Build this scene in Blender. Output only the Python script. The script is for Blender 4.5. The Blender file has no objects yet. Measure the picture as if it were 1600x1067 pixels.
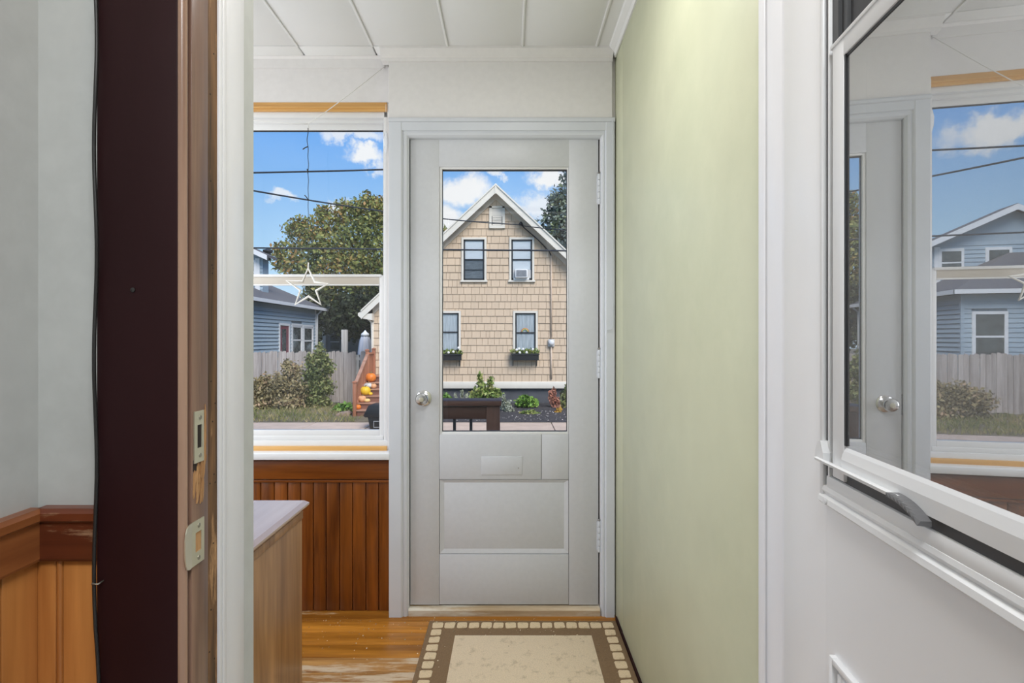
import bpy, bmesh, math, random
import numpy as np
from mathutils import Vector, Matrix

random.seed(7)
rng = np.random.default_rng(7)
SC = bpy.context.scene
COL = SC.collection
PI = math.pi

# ------------------------------------------------------------------ camera
CX, CY, F, EYE = 797.0, 528.0, 844.4, 1.185
cam_d = bpy.data.cameras.new('camera')
cam_d.sensor_width = 36.0
cam_d.lens = F / 1600 * 36
cam_d.shift_x = 3.0 / 1600
cam_d.shift_y = -5.5 / 1600
cam_d.clip_start = 0.02
cam_d.clip_end = 500
cam = bpy.data.objects.new('camera', cam_d)
cam.location = (0, 0, EYE)
cam.rotation_euler = (PI / 2, 0, 0)
COL.objects.link(cam)
SC.camera = cam


def W(px, py, Y):
    """real-world point at depth Y (metres) seen at that place of the survey photograph"""
    return Vector(((px - CX) / F * Y, Y, EYE - (py - CY) / F * Y))


def X_(px, Y): return (px - CX) / F * Y
def Z_(py, Y): return EYE - (py - CY) / F * Y


# ------------------------------------------------------------------ colour management, sky, sun, lamps
SC.view_settings.view_transform = 'Standard'
SC.view_settings.look = 'None'
SC.view_settings.gamma = 1.0
SC.view_settings.exposure = 0.0
SC.view_settings.use_curve_mapping = False


def build_sky():
    w = bpy.data.worlds.new('sky')
    SC.world = w
    w.use_nodes = True
    nt = w.node_tree
    nt.nodes.clear()
    N = nt.nodes.new
    L = nt.links.new
    tc = N('ShaderNodeTexCoord')
    sep = N('ShaderNodeSeparateXYZ')
    L(tc.outputs['Generated'], sep.inputs[0])
    ramp = N('ShaderNodeValToRGB')
    ramp.color_ramp.elements[0].position = 0.0
    ramp.color_ramp.elements[0].color = (0.62, 0.80, 0.97, 1)
    ramp.color_ramp.elements[1].position = 1.0
    ramp.color_ramp.elements[1].color = (0.08, 0.26, 0.72, 1)
    e = ramp.color_ramp.elements.new(0.13)
    e.color = (0.47, 0.73, 0.98, 1)
    e = ramp.color_ramp.elements.new(0.34)
    e.color = (0.155, 0.42, 0.92, 1)
    L(sep.outputs['Z'], ramp.inputs[0])
    # wobble the direction so cloud rims are fluffy
    nz = N('ShaderNodeTexNoise')
    nz.inputs['Scale'].default_value = 22
    nz.inputs['Detail'].default_value = 6
    nz.inputs['Roughness'].default_value = 0.62
    L(tc.outputs['Generated'], nz.inputs['Vector'])
    sub = N('ShaderNodeVectorMath'); sub.operation = 'SUBTRACT'
    L(nz.outputs['Color'], sub.inputs[0]); sub.inputs[1].default_value = (.5, .5, .5)
    sc = N('ShaderNodeVectorMath'); sc.operation = 'SCALE'
    L(sub.outputs[0], sc.inputs[0]); sc.inputs['Scale'].default_value = 0.085
    add = N('ShaderNodeVectorMath'); add.operation = 'ADD'
    L(tc.outputs['Generated'], add.inputs[0]); L(sc.outputs[0], add.inputs[1])
    clouds = [(552, 212, 58, 14, .8), (574, 248, 36, 15, 1), (440, 309, 22, 12, .8), (530, 330, 26, 14, .8),
              (724, 300, 46, 26, 1), (700, 350, 34, 30, 1), (858, 279, 36, 17, 1), (838, 322, 34, 24, .8),
              (776, 268, 14, 8, .8), (300, 250, 70, 22, 1), (180, 330, 60, 18, .9), (1000, 300, 60, 25, 1)]
    prev = None
    for (px, py, wx, wz, amp) in clouds:
        d = Vector((px - CX, F, CY - py))
        ln = d.length
        d.normalize()
        a = N('ShaderNodeVectorMath'); a.operation = 'SUBTRACT'
        L(add.outputs[0], a.inputs[0]); a.inputs[1].default_value = d
        m = N('ShaderNodeVectorMath'); m.operation = 'MULTIPLY'
        L(a.outputs[0], m.inputs[0]); m.inputs[1].default_value = (ln / wx, ln / wx, ln / wz)
        le = N('ShaderNodeVectorMath'); le.operation = 'LENGTH'
        L(m.outputs[0], le.inputs[0])
        mr = N('ShaderNodeMapRange'); mr.interpolation_type = 'SMOOTHSTEP'
        L(le.outputs['Value'], mr.inputs['Value'])
        mr.inputs['From Min'].default_value = 1.25; mr.inputs['From Max'].default_value = 0.45
        mr.inputs['To Min'].default_value = 0; mr.inputs['To Max'].default_value = amp
        if prev is None:
            prev = mr.outputs[0]
        else:
            mx = N('ShaderNodeMath'); mx.operation = 'MAXIMUM'
            L(prev, mx.inputs[0]); L(mr.outputs[0], mx.inputs[1])
            prev = mx.outputs[0]
    # the same kind of broken cloud over the rest of the sky
    n2 = N('ShaderNodeTexNoise')
    n2.inputs['Scale'].default_value = 3.2
    n2.inputs['Detail'].default_value = 7
    n2.inputs['Roughness'].default_value = 0.6
    mp = N('ShaderNodeMapping'); mp.inputs['Scale'].default_value = (1, 1, 2.6)
    mp.inputs['Location'].default_value = (3.1, 1.7, 0.4)
    L(tc.outputs['Generated'], mp.inputs['Vector']); L(mp.outputs[0], n2.inputs['Vector'])
    r2 = N('ShaderNodeMapRange'); r2.interpolation_type = 'SMOOTHSTEP'
    L(n2.outputs[0], r2.inputs['Value'])
    r2.inputs['From Min'].default_value = 0.56; r2.inputs['From Max'].default_value = 0.70
    r2.inputs['To Max'].default_value = 0.9
    mx = N('ShaderNodeMath'); mx.operation = 'MAXIMUM'
    L(prev, mx.inputs[0]); L(r2.outputs[0], mx.inputs[1])
    mix = N('ShaderNodeMix'); mix.data_type = 'RGBA'
    L(mx.outputs[0], mix.inputs['Factor'])
    L(ramp.outputs[0], mix.inputs['A'])
    mix.inputs['B'].default_value = (0.93, 0.95, 0.98, 1)
    bg = N('ShaderNodeBackground')
    bg.inputs['Strength'].default_value = 1.0
    L(mix.outputs['Result'], bg.inputs['Color'])
    out = N('ShaderNodeOutputWorld')
    L(bg.outputs[0], out.inputs['Surface'])


build_sky()


def lamp(name, kind, loc, energy, color=(1, 1, 1), size=None, rot=None, size_y=None):
    d = bpy.data.lights.new(name, kind)
    d.energy = energy
    d.color = color
    if kind == 'AREA':
        d.shape = 'RECTANGLE' if size_y else 'DISK'
        d.size = size
        if size_y: d.size_y = size_y
    elif kind == 'POINT':
        d.shadow_soft_size = size
    elif kind == 'SUN':
        d.angle = size
    o = bpy.data.objects.new(name, d)
    o.location = loc
    if rot: o.rotation_euler = rot
    COL.objects.link(o)
    return o


SUN = lamp('sun', 'SUN', (0, -10, 20), 4.2, (1.0, 0.965, 0.92), 0.6)
SUN.rotation_euler = Vector((-0.34, 0.60, -0.72)).to_track_quat('-Z', 'Y').to_euler()
lamp('porch_ceiling_light', 'AREA', (0.02, 1.28, 2.37), 6, (1.0, 0.985, 0.965), 0.34)
lamp('hall_fill_light', 'AREA', (0.15, -0.42, 2.42), 32, (0.94, 0.97, 1.0), 0.7)  # added fill over the hall, no fixture seen
lamp('side_fill_light', 'AREA', (-1.80, 1.62, 1.42), 20, (0.95, 0.965, 1.0), 1.05, (PI / 2, 0, -PI / 2), 1.36)  # added fill for the porch, set in the made-up left window
lamp('hall_warm_lamp', 'POINT', (-0.12, 0.46, 2.32), 2.0, (1.0, 0.66, 0.32), 0.06)

# ------------------------------------------------------------------ object helpers
def tag(o, label=None, cat=None, group=None, kind=None):
    if label: o['label'] = label
    if cat: o['category'] = cat
    if group: o['group'] = group
    if kind: o['kind'] = kind
    return o


def thing(name, label, cat, loc=(0, 0, 0), group=None, kind=None):
    o = bpy.data.objects.new(name, None)
    o.empty_display_size = 0.05
    o.location = loc
    COL.objects.link(o)
    return tag(o, label, cat, group, kind)


def origin_of(o):
    v = Vector((0, 0, 0))
    while o is not None:
        v += Vector(o.location)
        o = o.parent
    return v


class MB:
    def __init__(self, xf=None):
        self.v, self.f, self.xf = [], [], xf

    def add(self, vs, fs):
        n = len(self.v)
        for p in vs:
            p = Vector(p)
            self.v.append(self.xf(p) if self.xf else p)
        for f in fs:
            self.f.append([i + n for i in f])
        return self

    def box(self, x0, x1, y0, y1, z0, z1):
        if x0 > x1: x0, x1 = x1, x0
        if y0 > y1: y0, y1 = y1, y0
        if z0 > z1: z0, z1 = z1, z0
        return self.add([(x0, y0, z0), (x1, y0, z0), (x1, y1, z0), (x0, y1, z0), (x0, y0, z1), (x1, y0, z1), (x1, y1, z1), (x0, y1, z1)],
                        [(0, 3, 2, 1), (4, 5, 6, 7), (0, 1, 5, 4), (1, 2, 6, 5), (2, 3, 7, 6), (3, 0, 4, 7)])

    def prism(self, poly, a, b, axis):
        """poly of 2-D points swept from a to b along axis x, y or z (the other two axes in order)"""
        def p3(p, t):
            return {'x': (t, p[0], p[1]), 'y': (p[0], t, p[1]), 'z': (p[0], p[1], t)}[axis]
        n = len(poly)
        vs = [p3(p, a) for p in poly] + [p3(p, b) for p in poly]
        fs = [list(range(n)), list(range(2 * n - 1, n - 1, -1))] + [[i, i + n, (i + 1) % n + n, (i + 1) % n] for i in range(n)]
        return self.add(vs, fs)

    def tube(self, pts, r, n=6, closed=False):
        pts = [Vector(p) for p in pts]
        m = len(pts)
        rings, up = [], None
        for i, p in enumerate(pts):
            if closed:
                t = (pts[(i + 1) % m] - pts[i - 1])
            else:
                t = pts[min(i + 1, m - 1)] - pts[max(i - 1, 0)]
            t.normalize()
            if up is None:
                up = t.orthogonal().normalized()
            up = (up - t * up.dot(t))
            if up.length < 1e-6: up = t.orthogonal()
            up.normalize()
            s = t.cross(up)
            rr = r[i] if isinstance(r, (list, tuple)) else r
            rings.append([p + (up * math.cos(2 * PI * k / n) + s * math.sin(2 * PI * k / n)) * rr for k in range(n)])
        vs = [v for ring in rings for v in ring]
        fs = []
        last = m if closed else m - 1
        for i in range(last):
            j = (i + 1) % m
            for k in range(n):
                fs.append([i * n + k, i * n + (k + 1) % n, j * n + (k + 1) % n, j * n + k])
        if not closed:
            fs.append(list(range(n - 1, -1, -1)))
            fs.append([(m - 1) * n + k for k in range(n)])
        return self.add(vs, fs)

    def lathe(self, c, prof, n=16, axis='z', lobes=0, amp=0.0):
        """prof of (radius, height) pairs round an axis through c"""
        c = Vector(c)
        vs, fs = [], []
        for (r, h) in prof:
            for k in range(n):
                a = 2 * PI * k / n
                rr = r * (1 + (amp * math.cos(lobes * a) if lobes else 0))
                x, y = rr * math.cos(a), rr * math.sin(a)
                p = {'z': (x, y, h), 'y': (x, -h, y), 'x': (h, x, y)}[axis]
                vs.append(c + Vector(p))
        m = len(prof)
        for i in range(m - 1):
            for k in range(n):
                fs.append([i * n + k, i * n + (k + 1) % n, (i + 1) * n + (k + 1) % n, (i + 1) * n + k])
        fs.append(list(range(n - 1, -1, -1)))
        fs.append([(m - 1) * n + k for k in range(n)])
        return self.add(vs, fs)

    def mesh(self, name, mat, off=Vector((0, 0, 0)), bevel=0.0, smooth=False, seg=2):
        me = bpy.data.meshes.new(name)
        me.from_pydata([v - off for v in self.v], [], self.f)
        bm = bmesh.new()
        bm.from_mesh(me)
        bmesh.ops.recalc_face_normals(bm, faces=bm.faces)
        if bevel:
            es = [e for e in bm.edges if len(e.link_faces) == 2 and e.calc_face_angle(0) > 0.6]
            bmesh.ops.bevel(bm, geom=es, offset=bevel, segments=seg, affect='EDGES', profile=0.5, clamp_overlap=True)
        bm.to_mesh(me)
        bm.free()
        if smooth:
            for p in me.polygons: p.use_smooth = True
            if smooth != 'all' and hasattr(me, 'set_sharp_from_angle'):
                me.set_sharp_from_angle(angle=0.7)
        me.materials.append(mat)
        return me

    def build(self, name, mat, parent=None, bevel=0.0, smooth=False, kind=None, label=None, seg=2):
        off = origin_of(parent) if parent else Vector((0, 0, 0))
        if parent is None and self.v:
            lo = [min(v[i] for v in self.v) for i in range(3)]
            hi = [max(v[i] for v in self.v) for i in range(3)]
            off = Vector(((lo[0] + hi[0]) / 2, (lo[1] + hi[1]) / 2, lo[2]))
        o = bpy.data.objects.new(name, self.mesh(name, mat, off, bevel, smooth, seg))
        COL.objects.link(o)
        if parent: o.parent = parent
        else: o.location = off
        if kind: o['kind'] = kind
        if label: o['label'] = label
        return o


def boxo(name, mat, b, parent=None, bevel=0.0, kind=None, xf=None, label=None):
    return MB(xf).box(*b).build(name, mat, parent, bevel, bool(bevel), kind, label)


def struct(name, mb, mat, bevel=0.0):
    return mb.build(name, mat, None, bevel, bool(bevel), 'structure')


def place(name, me, parent, loc, rot=None):
    """one more piece sharing mesh data, at a world place under its parent"""
    o = bpy.data.objects.new(name, me)
    COL.objects.link(o)
    o.parent = parent
    o.location = Vector(loc) - (origin_of(parent) if parent else Vector())
    if rot: o.rotation_euler = rot
    return o


# ------------------------------------------------------------------ materials
def principled(name):
    m = bpy.data.materials.new(name)
    m.use_nodes = True
    nt = m.node_tree
    b = nt.nodes['Principled BSDF']
    return m, nt, b


def mat(name, col, rough=0.6, var=0.06, scale=6.0, bump=0.0, bscale=60.0, metal=0.0, spec=0.5, stretch=(1, 1, 1), island=0.0, coat=0.0, sheen=0.0):
    """procedural paint / plastic / metal: base colour wandering by var, fine relief by bump"""
    m, nt, b = principled(name)
    N, L = nt.nodes.new, nt.links.new
    tc = N('ShaderNodeTexCoord')
    mp = N('ShaderNodeMapping'); mp.inputs['Scale'].default_value = stretch
    L(tc.outputs['Object'], mp.inputs['Vector'])
    nz = N('ShaderNodeTexNoise'); nz.inputs['Scale'].default_value = scale; nz.inputs['Detail'].default_value = 5
    L(mp.outputs[0], nz.inputs['Vector'])
    mr = N('ShaderNodeMapRange')
    mr.inputs['From Min'].default_value = 0.3; mr.inputs['From Max'].default_value = 0.7
    mr.inputs['To Min'].default_value = 1 - var; mr.inputs['To Max'].default_value = 1 + var
    L(nz.outputs[0], mr.inputs['Value'])
    fac = mr.outputs[0]
    if island:
        g = N('ShaderNodeNewGeometry')
        oi = N('ShaderNodeObjectInfo')
        ad = N('ShaderNodeMath'); ad.operation = 'ADD'
        L(g.outputs['Random Per Island'], ad.inputs[0]); L(oi.outputs['Random'], ad.inputs[1])
        fr = N('ShaderNodeMath'); fr.operation = 'FRACT'
        L(ad.outputs[0], fr.inputs[0])
        m2 = N('ShaderNodeMapRange')
        m2.inputs['To Min'].default_value = 1 - island; m2.inputs['To Max'].default_value = 1 + island
        L(fr.outputs[0], m2.inputs['Value'])
        mu = N('ShaderNodeMath'); mu.operation = 'MULTIPLY'
        L(fac, mu.inputs[0]); L(m2.outputs[0], mu.inputs[1])
        fac = mu.outputs[0]
    sc = N('ShaderNodeVectorMath'); sc.operation = 'SCALE'
    sc.inputs[0].default_value = col
    L(fac, sc.inputs['Scale'])
    L(sc.outputs[0], b.inputs['Base Color'])
    b.inputs['Roughness'].default_value = rough
    b.inputs['Metallic'].default_value = metal
    b.inputs['Specular IOR Level'].default_value = spec
    if coat:
        b.inputs['Coat Weight'].default_value = coat
        b.inputs['Coat Roughness'].default_value = 0.15
    if sheen: b.inputs['Sheen Weight'].default_value = sheen
    if bump:
        n2 = N('ShaderNodeTexNoise'); n2.inputs['Scale'].default_value = bscale; n2.inputs['Detail'].default_value = 4
        L(mp.outputs[0], n2.inputs['Vector'])
        bp = N('ShaderNodeBump'); bp.inputs['Strength'].default_value = bump; bp.inputs['Distance'].default_value = 0.004
        L(n2.outputs[0], bp.inputs['Height'])
        L(bp.outputs[0], b.inputs['Normal'])
    return m


def wood(name, dark, light, rough=0.35, axis='z', scale=14.0, spec=0.5, island=0.12, wear=None, wear_lo=0.58, wear_hi=0.72, wear_scale=3.0, figure=1.0, coat=0.0, bump=0.15):
    """grain running along the axis, tone per piece, optional worn patches"""
    m, nt, b = principled(name)
    N, L = nt.nodes.new, nt.links.new
    tc = N('ShaderNodeTexCoord')
    oi = N('ShaderNodeObjectInfo')
    st = {'x': (0.07, 1, 1), 'y': (1, 0.07, 1), 'z': (1, 1, 0.07)}[axis]
    mp = N('ShaderNodeMapping'); mp.inputs['Scale'].default_value = st
    L(tc.outputs['Object'], mp.inputs['Vector'])
    ofs = N('ShaderNodeVectorMath'); ofs.operation = 'SCALE'
    ofs.inputs[0].default_value = (3.7, 5.1, 2.3)
    L(oi.outputs['Random'], ofs.inputs['Scale'])
    ad = N('ShaderNodeVectorMath'); ad.operation = 'ADD'
    L(mp.outputs[0], ad.inputs[0]); L(ofs.outputs[0], ad.inputs[1])
    n1 = N('ShaderNodeTexNoise'); n1.inputs['Scale'].default_value = scale; n1.inputs['Detail'].default_value = 6
    n1.inputs['Distortion'].default_value = 0.6 * figure
    L(ad.outputs[0], n1.inputs['Vector'])
    n2 = N('ShaderNodeTexNoise'); n2.inputs['Scale'].default_value = scale * 7; n2.inputs['Detail'].default_value = 3
    L(ad.outputs[0], n2.inputs['Vector'])
    mm = N('ShaderNodeMath'); mm.operation = 'MULTIPLY_ADD'
    L(n2.outputs[0], mm.inputs[0]); mm.inputs[1].default_value = 0.35
    L(n1.outputs[0], mm.inputs[2])
    rp = N('ShaderNodeValToRGB')
    rp.color_ramp.elements[0].position = 0.42; rp.color_ramp.elements[0].color = (*dark, 1)
    rp.color_ramp.elements[1].position = 0.92; rp.color_ramp.elements[1].color = (*light, 1)
    L(mm.outputs[0], rp.inputs[0])
    g = N('ShaderNodeNewGeometry')
    a2 = N('ShaderNodeMath'); a2.operation = 'ADD'
    L(oi.outputs['Random'], a2.inputs[0]); L(g.outputs['Random Per Island'], a2.inputs[1])
    fr = N('ShaderNodeMath'); fr.operation = 'FRACT'; L(a2.outputs[0], fr.inputs[0])
    mr = N('ShaderNodeMapRange')
    mr.inputs['To Min'].default_value = 1 - island; mr.inputs['To Max'].default_value = 1 + island
    L(fr.outputs[0], mr.inputs['Value'])
    sc = N('ShaderNodeVectorMath'); sc.operation = 'SCALE'
    L(rp.outputs[0], sc.inputs[0]); L(mr.outputs[0], sc.inputs['Scale'])
    col = sc.outputs[0]
    b.inputs['Roughness'].default_value = rough
    if wear:
        n3 = N('ShaderNodeTexNoise'); n3.inputs['Scale'].default_value = wear_scale; n3.inputs['Detail'].default_value = 8
        n3.inputs['Roughness'].default_value = 0.7
        m3 = N('ShaderNodeMapping'); m3.inputs['Scale'].default_value = tuple(0.25 if s < 1 else 1.6 for s in st)
        L(tc.outputs['Object'], m3.inputs['Vector'])
        a3 = N('ShaderNodeVectorMath'); a3.operation = 'ADD'
        L(m3.outputs[0], a3.inputs[0]); L(ofs.outputs[0], a3.inputs[1])
        L(a3.outputs[0], n3.inputs['Vector'])
        w = N('ShaderNodeMapRange')
        w.inputs['From Min'].default_value = wear_lo; w.inputs['From Max'].default_value = wear_hi
        L(n3.outputs[0], w.inputs['Value'])
        mx = N('ShaderNodeMix'); mx.data_type = 'RGBA'
        L(w.outputs[0], mx.inputs['Factor']); L(col, mx.inputs['A'])
        mx.inputs['B'].default_value = (*wear, 1)
        col = mx.outputs['Result']
        rr = N('ShaderNodeMapRange'); rr.inputs['To Min'].default_value = rough; rr.inputs['To Max'].default_value = 0.75
        L(w.outputs[0], rr.inputs['Value']); L(rr.outputs[0], b.inputs['Roughness'])
    L(col, b.inputs['Base Color'])
    b.inputs['Specular IOR Level'].default_value = spec
    if coat:
        b.inputs['Coat Weight'].default_value = coat
        b.inputs['Coat Roughness'].default_value = 0.12
    bp = N('ShaderNodeBump'); bp.inputs['Strength'].default_value = bump; bp.inputs['Distance'].default_value = 0.002
    L(mm.outputs[0], bp.inputs['Height']); L(bp.outputs[0], b.inputs['Normal'])
    return m


def spotted(name, col, spot, rough=0.8, lo=0.62, hi=0.72, scale=9.0, fine=180.0, bump=0.3, var=0.07):
    """a cloth or painted surface with stains of its own"""
    m, nt, b = principled(name)
    N, L = nt.nodes.new, nt.links.new
    tc = N('ShaderNodeTexCoord')
    nz = N('ShaderNodeTexNoise'); nz.inputs['Scale'].default_value = scale; nz.inputs['Detail'].default_value = 9; nz.inputs['Roughness'].default_value = 0.75
    L(tc.outputs['Object'], nz.inputs['Vector'])
    w = N('ShaderNodeMapRange'); w.inputs['From Min'].default_value = lo; w.inputs['From Max'].default_value = hi
    L(nz.outputs[0], w.inputs['Value'])
    n2 = N('ShaderNodeTexNoise'); n2.inputs['Scale'].default_value = fine; n2.inputs['Detail'].default_value = 2
    L(tc.outputs['Object'], n2.inputs['Vector'])
    mr = N('ShaderNodeMapRange'); mr.inputs['From Min'].default_value = 0.3; mr.inputs['From Max'].default_value = 0.7
    mr.inputs['To Min'].default_value = 1 - var; mr.inputs['To Max'].default_value = 1 + var
    L(n2.outputs[0], mr.inputs['Value'])
    sc = N('ShaderNodeVectorMath'); sc.operation = 'SCALE'; sc.inputs[0].default_value = col
    L(mr.outputs[0], sc.inputs['Scale'])
    mx = N('ShaderNodeMix'); mx.data_type = 'RGBA'
    L(w.outputs[0], mx.inputs['Factor']); L(sc.outputs[0], mx.inputs['A']); mx.inputs['B'].default_value = (*spot, 1)
    L(mx.outputs['Result'], b.inputs['Base Color'])
    b.inputs['Roughness'].default_value = rough
    if bump:
        bp = N('ShaderNodeBump'); bp.inputs['Strength'].default_value = bump; bp.inputs['Distance'].default_value = 0.003
        L(n2.outputs[0], bp.inputs['Height']); L(bp.outputs[0], b.inputs['Normal'])
    return m


def leafy(name, cols, rough=0.55, scale=0.6):
    """leaves: colour from clump to clump and leaf to leaf"""
    m, nt, b = principled(name)
    N, L = nt.nodes.new, nt.links.new
    tc = N('ShaderNodeTexCoord'); g = N('ShaderNodeNewGeometry')
    nz = N('ShaderNodeTexNoise'); nz.inputs['Scale'].default_value = scale; nz.inputs['Detail'].default_value = 3
    L(tc.outputs['Object'], nz.inputs['Vector'])
    mm = N('ShaderNodeMath'); mm.operation = 'MULTIPLY_ADD'
    L(g.outputs['Random Per Island'], mm.inputs[0]); mm.inputs[1].default_value = 0.45
    L(nz.outputs[0], mm.inputs[2])
    rp = N('ShaderNodeValToRGB')
    el = rp.color_ramp.elements
    el[0].position = 0.35; el[0].color = (*cols[0], 1)
    el[1].position = 1.05 if False else 1.0; el[1].color = (*cols[-1], 1)
    for i, c in enumerate(cols[1:-1]):
        e = el.new(0.35 + 0.65 * (i + 1) / (len(cols) - 1)); e.color = (*c, 1)
    L(mm.outputs[0], rp.inputs[0]); L(rp.outputs[0], b.inputs['Base Color'])
    b.inputs['Roughness'].default_value = rough
    b.inputs['Specular IOR Level'].default_value = 0.3
    return m


def glass(name, mirror=0.06, tint=(1, 1, 1), facing=0.5, haze=0.0):
    """thin pane: mostly clear, more mirror-like at a glancing look"""
    m = bpy.data.materials.new(name)
    m.use_nodes = True
    nt = m.node_tree
    nt.nodes.clear()
    N, L = nt.nodes.new, nt.links.new
    tr = N('ShaderNodeBsdfTransparent'); tr.inputs[0].default_value = (*tint, 1)
    gl = N('ShaderNodeBsdfGlossy'); gl.inputs['Roughness'].default_value = 0.0
    gl.inputs['Color'].default_value = (0.95, 0.96, 0.97, 1)
    lw = N('ShaderNodeLayerWeight'); lw.inputs['Blend'].default_value = facing
    mr = N('ShaderNodeMapRange')
    mr.inputs['To Min'].default_value = mirror; mr.inputs['To Max'].default_value = 1.0
    L(lw.outputs['Fresnel'], mr.inputs['Value'])
    mx = N('ShaderNodeMixShader')
    L(mr.outputs[0], mx.inputs[0]); L(tr.outputs[0], mx.inputs[1]); L(gl.outputs[0], mx.inputs[2])
    last = mx.outputs[0]
    if haze:  # pale diffuse haze mixed in to veil and lighten the reflection
        df = N('ShaderNodeBsdfDiffuse'); df.inputs[0].default_value = (.8, .8, .8, 1)
        m2 = N('ShaderNodeMixShader'); m2.inputs[0].default_value = haze
        L(last, m2.inputs[1]); L(df.outputs[0], m2.inputs[2])
        last = m2.outputs[0]
    out = N('ShaderNodeOutputMaterial')
    L(last, out.inputs['Surface'])
    return m


M = {}
M['porch_white'] = spotted('porch_white', (0.765, 0.745, 0.735), (0.61, 0.59, 0.57), 0.5, 0.66, 0.80, 3.0, 40, 0.12, 0.02)
M['ceiling_white'] = mat('ceiling_white', (0.80, 0.80, 0.79), 0.6, 0.02, 3, 0.08, 30)
M['door_white'] = spotted('door_white', (0.61, 0.622, 0.65), (0.50, 0.50, 0.50), 0.38, 0.68, 0.82, 4.0, 50, 0.12, 0.02)
M['casing_white'] = mat('casing_white', (0.64, 0.665, 0.71), 0.4, 0.03, 5, 0.1, 50)
M['frame_white'] = mat('frame_white', (0.79, 0.79, 0.81), 0.32, 0.03, 5, 0.18, 26, stretch=(1, 1, .3))
M['vinyl'] = mat('vinyl', (0.80, 0.80, 0.80), 0.35, 0.02, 4)
M['vinyl_rail'] = mat('vinyl_rail', (0.60, 0.55, 0.48), 0.4, 0.03, 4)
M['sill_white'] = mat('sill_white', (0.85, 0.86, 0.88), 0.3, 0.02, 4)
M['steel_door'] = mat('steel_door', (0.80, 0.80, 0.805), 0.34, 0.012, 2.5, 0.06, 14)
M['aluminium'] = mat('aluminium', (0.74, 0.745, 0.75), 0.33, 0.02, 4)
M['clip_grey'] = mat('clip_grey', (0.13, 0.13, 0.135), 0.35, 0.05, 9)
M['channel_grey'] = mat('channel_grey', (0.055, 0.056, 0.058), 0.45, 0.05, 9)
M['screen_dark'] = mat('screen_dark', (0.035, 0.035, 0.037), 0.7, 0.1, 200)
M['hall_floor_bounce'] = mat('hall_floor_bounce', (0.52, 0.52, 0.52), 0.4, 0.06, 4)  # unseen floor, pale grey picked to bounce neutral light
M['green'] = spotted('green', (0.575, 0.585, 0.415), (0.505, 0.53, 0.365), 0.42, 0.45, 0.75, 1.4, 7, 0.10, 0.03)
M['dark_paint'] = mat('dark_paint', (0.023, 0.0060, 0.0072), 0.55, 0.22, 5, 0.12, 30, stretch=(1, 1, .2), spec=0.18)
M['bead_brown'] = wood('bead_brown', (0.24, 0.14, 0.095), (0.50, 0.32, 0.22), 0.25, 'z', 10, island=0.0)
M['jamb_brown'] = wood('jamb_brown', (0.11, 0.058, 0.042), (0.33, 0.20, 0.14), 0.28, 'z', 16, island=0.0, wear=(0.55, 0.30, 0.13), wear_lo=0.63, wear_hi=0.67, wear_scale=9)
M['raw_jamb'] = wood('raw_jamb', (0.016, 0.009, 0.005), (0.26, 0.13, 0.05), 0.8, 'z', 40, island=0.0, wear=(0.48, 0.27, 0.12), wear_lo=0.58, wear_hi=0.66, wear_scale=20, bump=0.8)
M['splinter'] = wood('splinter', (0.30, 0.14, 0.05), (0.62, 0.36, 0.16), 0.8, 'z', 60, island=0.0, bump=0.8)
M['brass'] = mat('brass', (0.66, 0.63, 0.50), 0.32, 0.06, 20, metal=0.65)
M['dark_hole'] = mat('dark_hole', (0.02, 0.012, 0.008), 0.8, 0.3, 40)
M['screw'] = mat('screw', (0.35, 0.33, 0.28), 0.4, 0.2, 80, metal=0.8)
M['hall_wall'] = spotted('hall_wall', (0.53, 0.54, 0.52), (0.46, 0.47, 0.45), 0.55, 0.5, 0.8, 3, 30, 0.15, 0.03)
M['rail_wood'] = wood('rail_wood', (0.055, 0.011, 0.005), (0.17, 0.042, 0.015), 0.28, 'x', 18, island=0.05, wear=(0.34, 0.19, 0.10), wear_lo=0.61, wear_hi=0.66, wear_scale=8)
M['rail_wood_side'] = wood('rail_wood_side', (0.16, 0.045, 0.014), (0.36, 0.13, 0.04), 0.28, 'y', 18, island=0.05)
M['board_orange'] = wood('board_orange', (0.34, 0.115, 0.025), (0.62, 0.26, 0.07), 0.3, 'z', 13, island=0.10)
M['wainscot'] = wood('wainscot', (0.06, 0.013, 0.0025), (0.31, 0.092, 0.013), 0.28, 'z', 16, island=0.20)
M['wainscot_rail'] = wood('wainscot_rail', (0.11, 0.026, 0.004), (0.30, 0.088, 0.012), 0.3, 'x', 16, island=0.04)
M['pine'] = wood('pine', (0.52, 0.25, 0.065), (0.80, 0.47, 0.16), 0.35, 'x', 14, island=0.04)
M['floor'] = wood('floor', (0.15, 0.042, 0.004), (0.62, 0.26, 0.036), 0.30, 'x', 13, island=0.20, wear=(0.58, 0.42, 0.25), wear_lo=0.60, wear_hi=0.66, wear_scale=6.5)
M['floor_old'] = wood('floor_old', (0.26, 0.10, 0.02), (0.66, 0.36, 0.12), 0.5, 'x', 24, island=0.10, wear=(0.66, 0.52, 0.37), wear_lo=0.46, wear_hi=0.54, wear_scale=8)
M['threshold'] = wood('threshold', (0.40, 0.28, 0.15), (0.70, 0.58, 0.42), 0.7, 'x', 20, island=0.0, wear=(0.72, 0.68, 0.58), wear_lo=0.48, wear_hi=0.62, wear_scale=9)
M['cabinet'] = wood('cabinet', (0.18, 0.082, 0.030), (0.60, 0.34, 0.155), 0.33, 'z', 8, island=0.0, figure=3.0)
M['cabinet_top'] = wood('cabinet_top', (0.42, 0.28, 0.19), (0.62, 0.46, 0.35), 0.16, 'y', 6, island=0.0, spec=0.8, bump=0.03, coat=0.6)  # paler than the sides, sky reflection put into the wood colour
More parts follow.
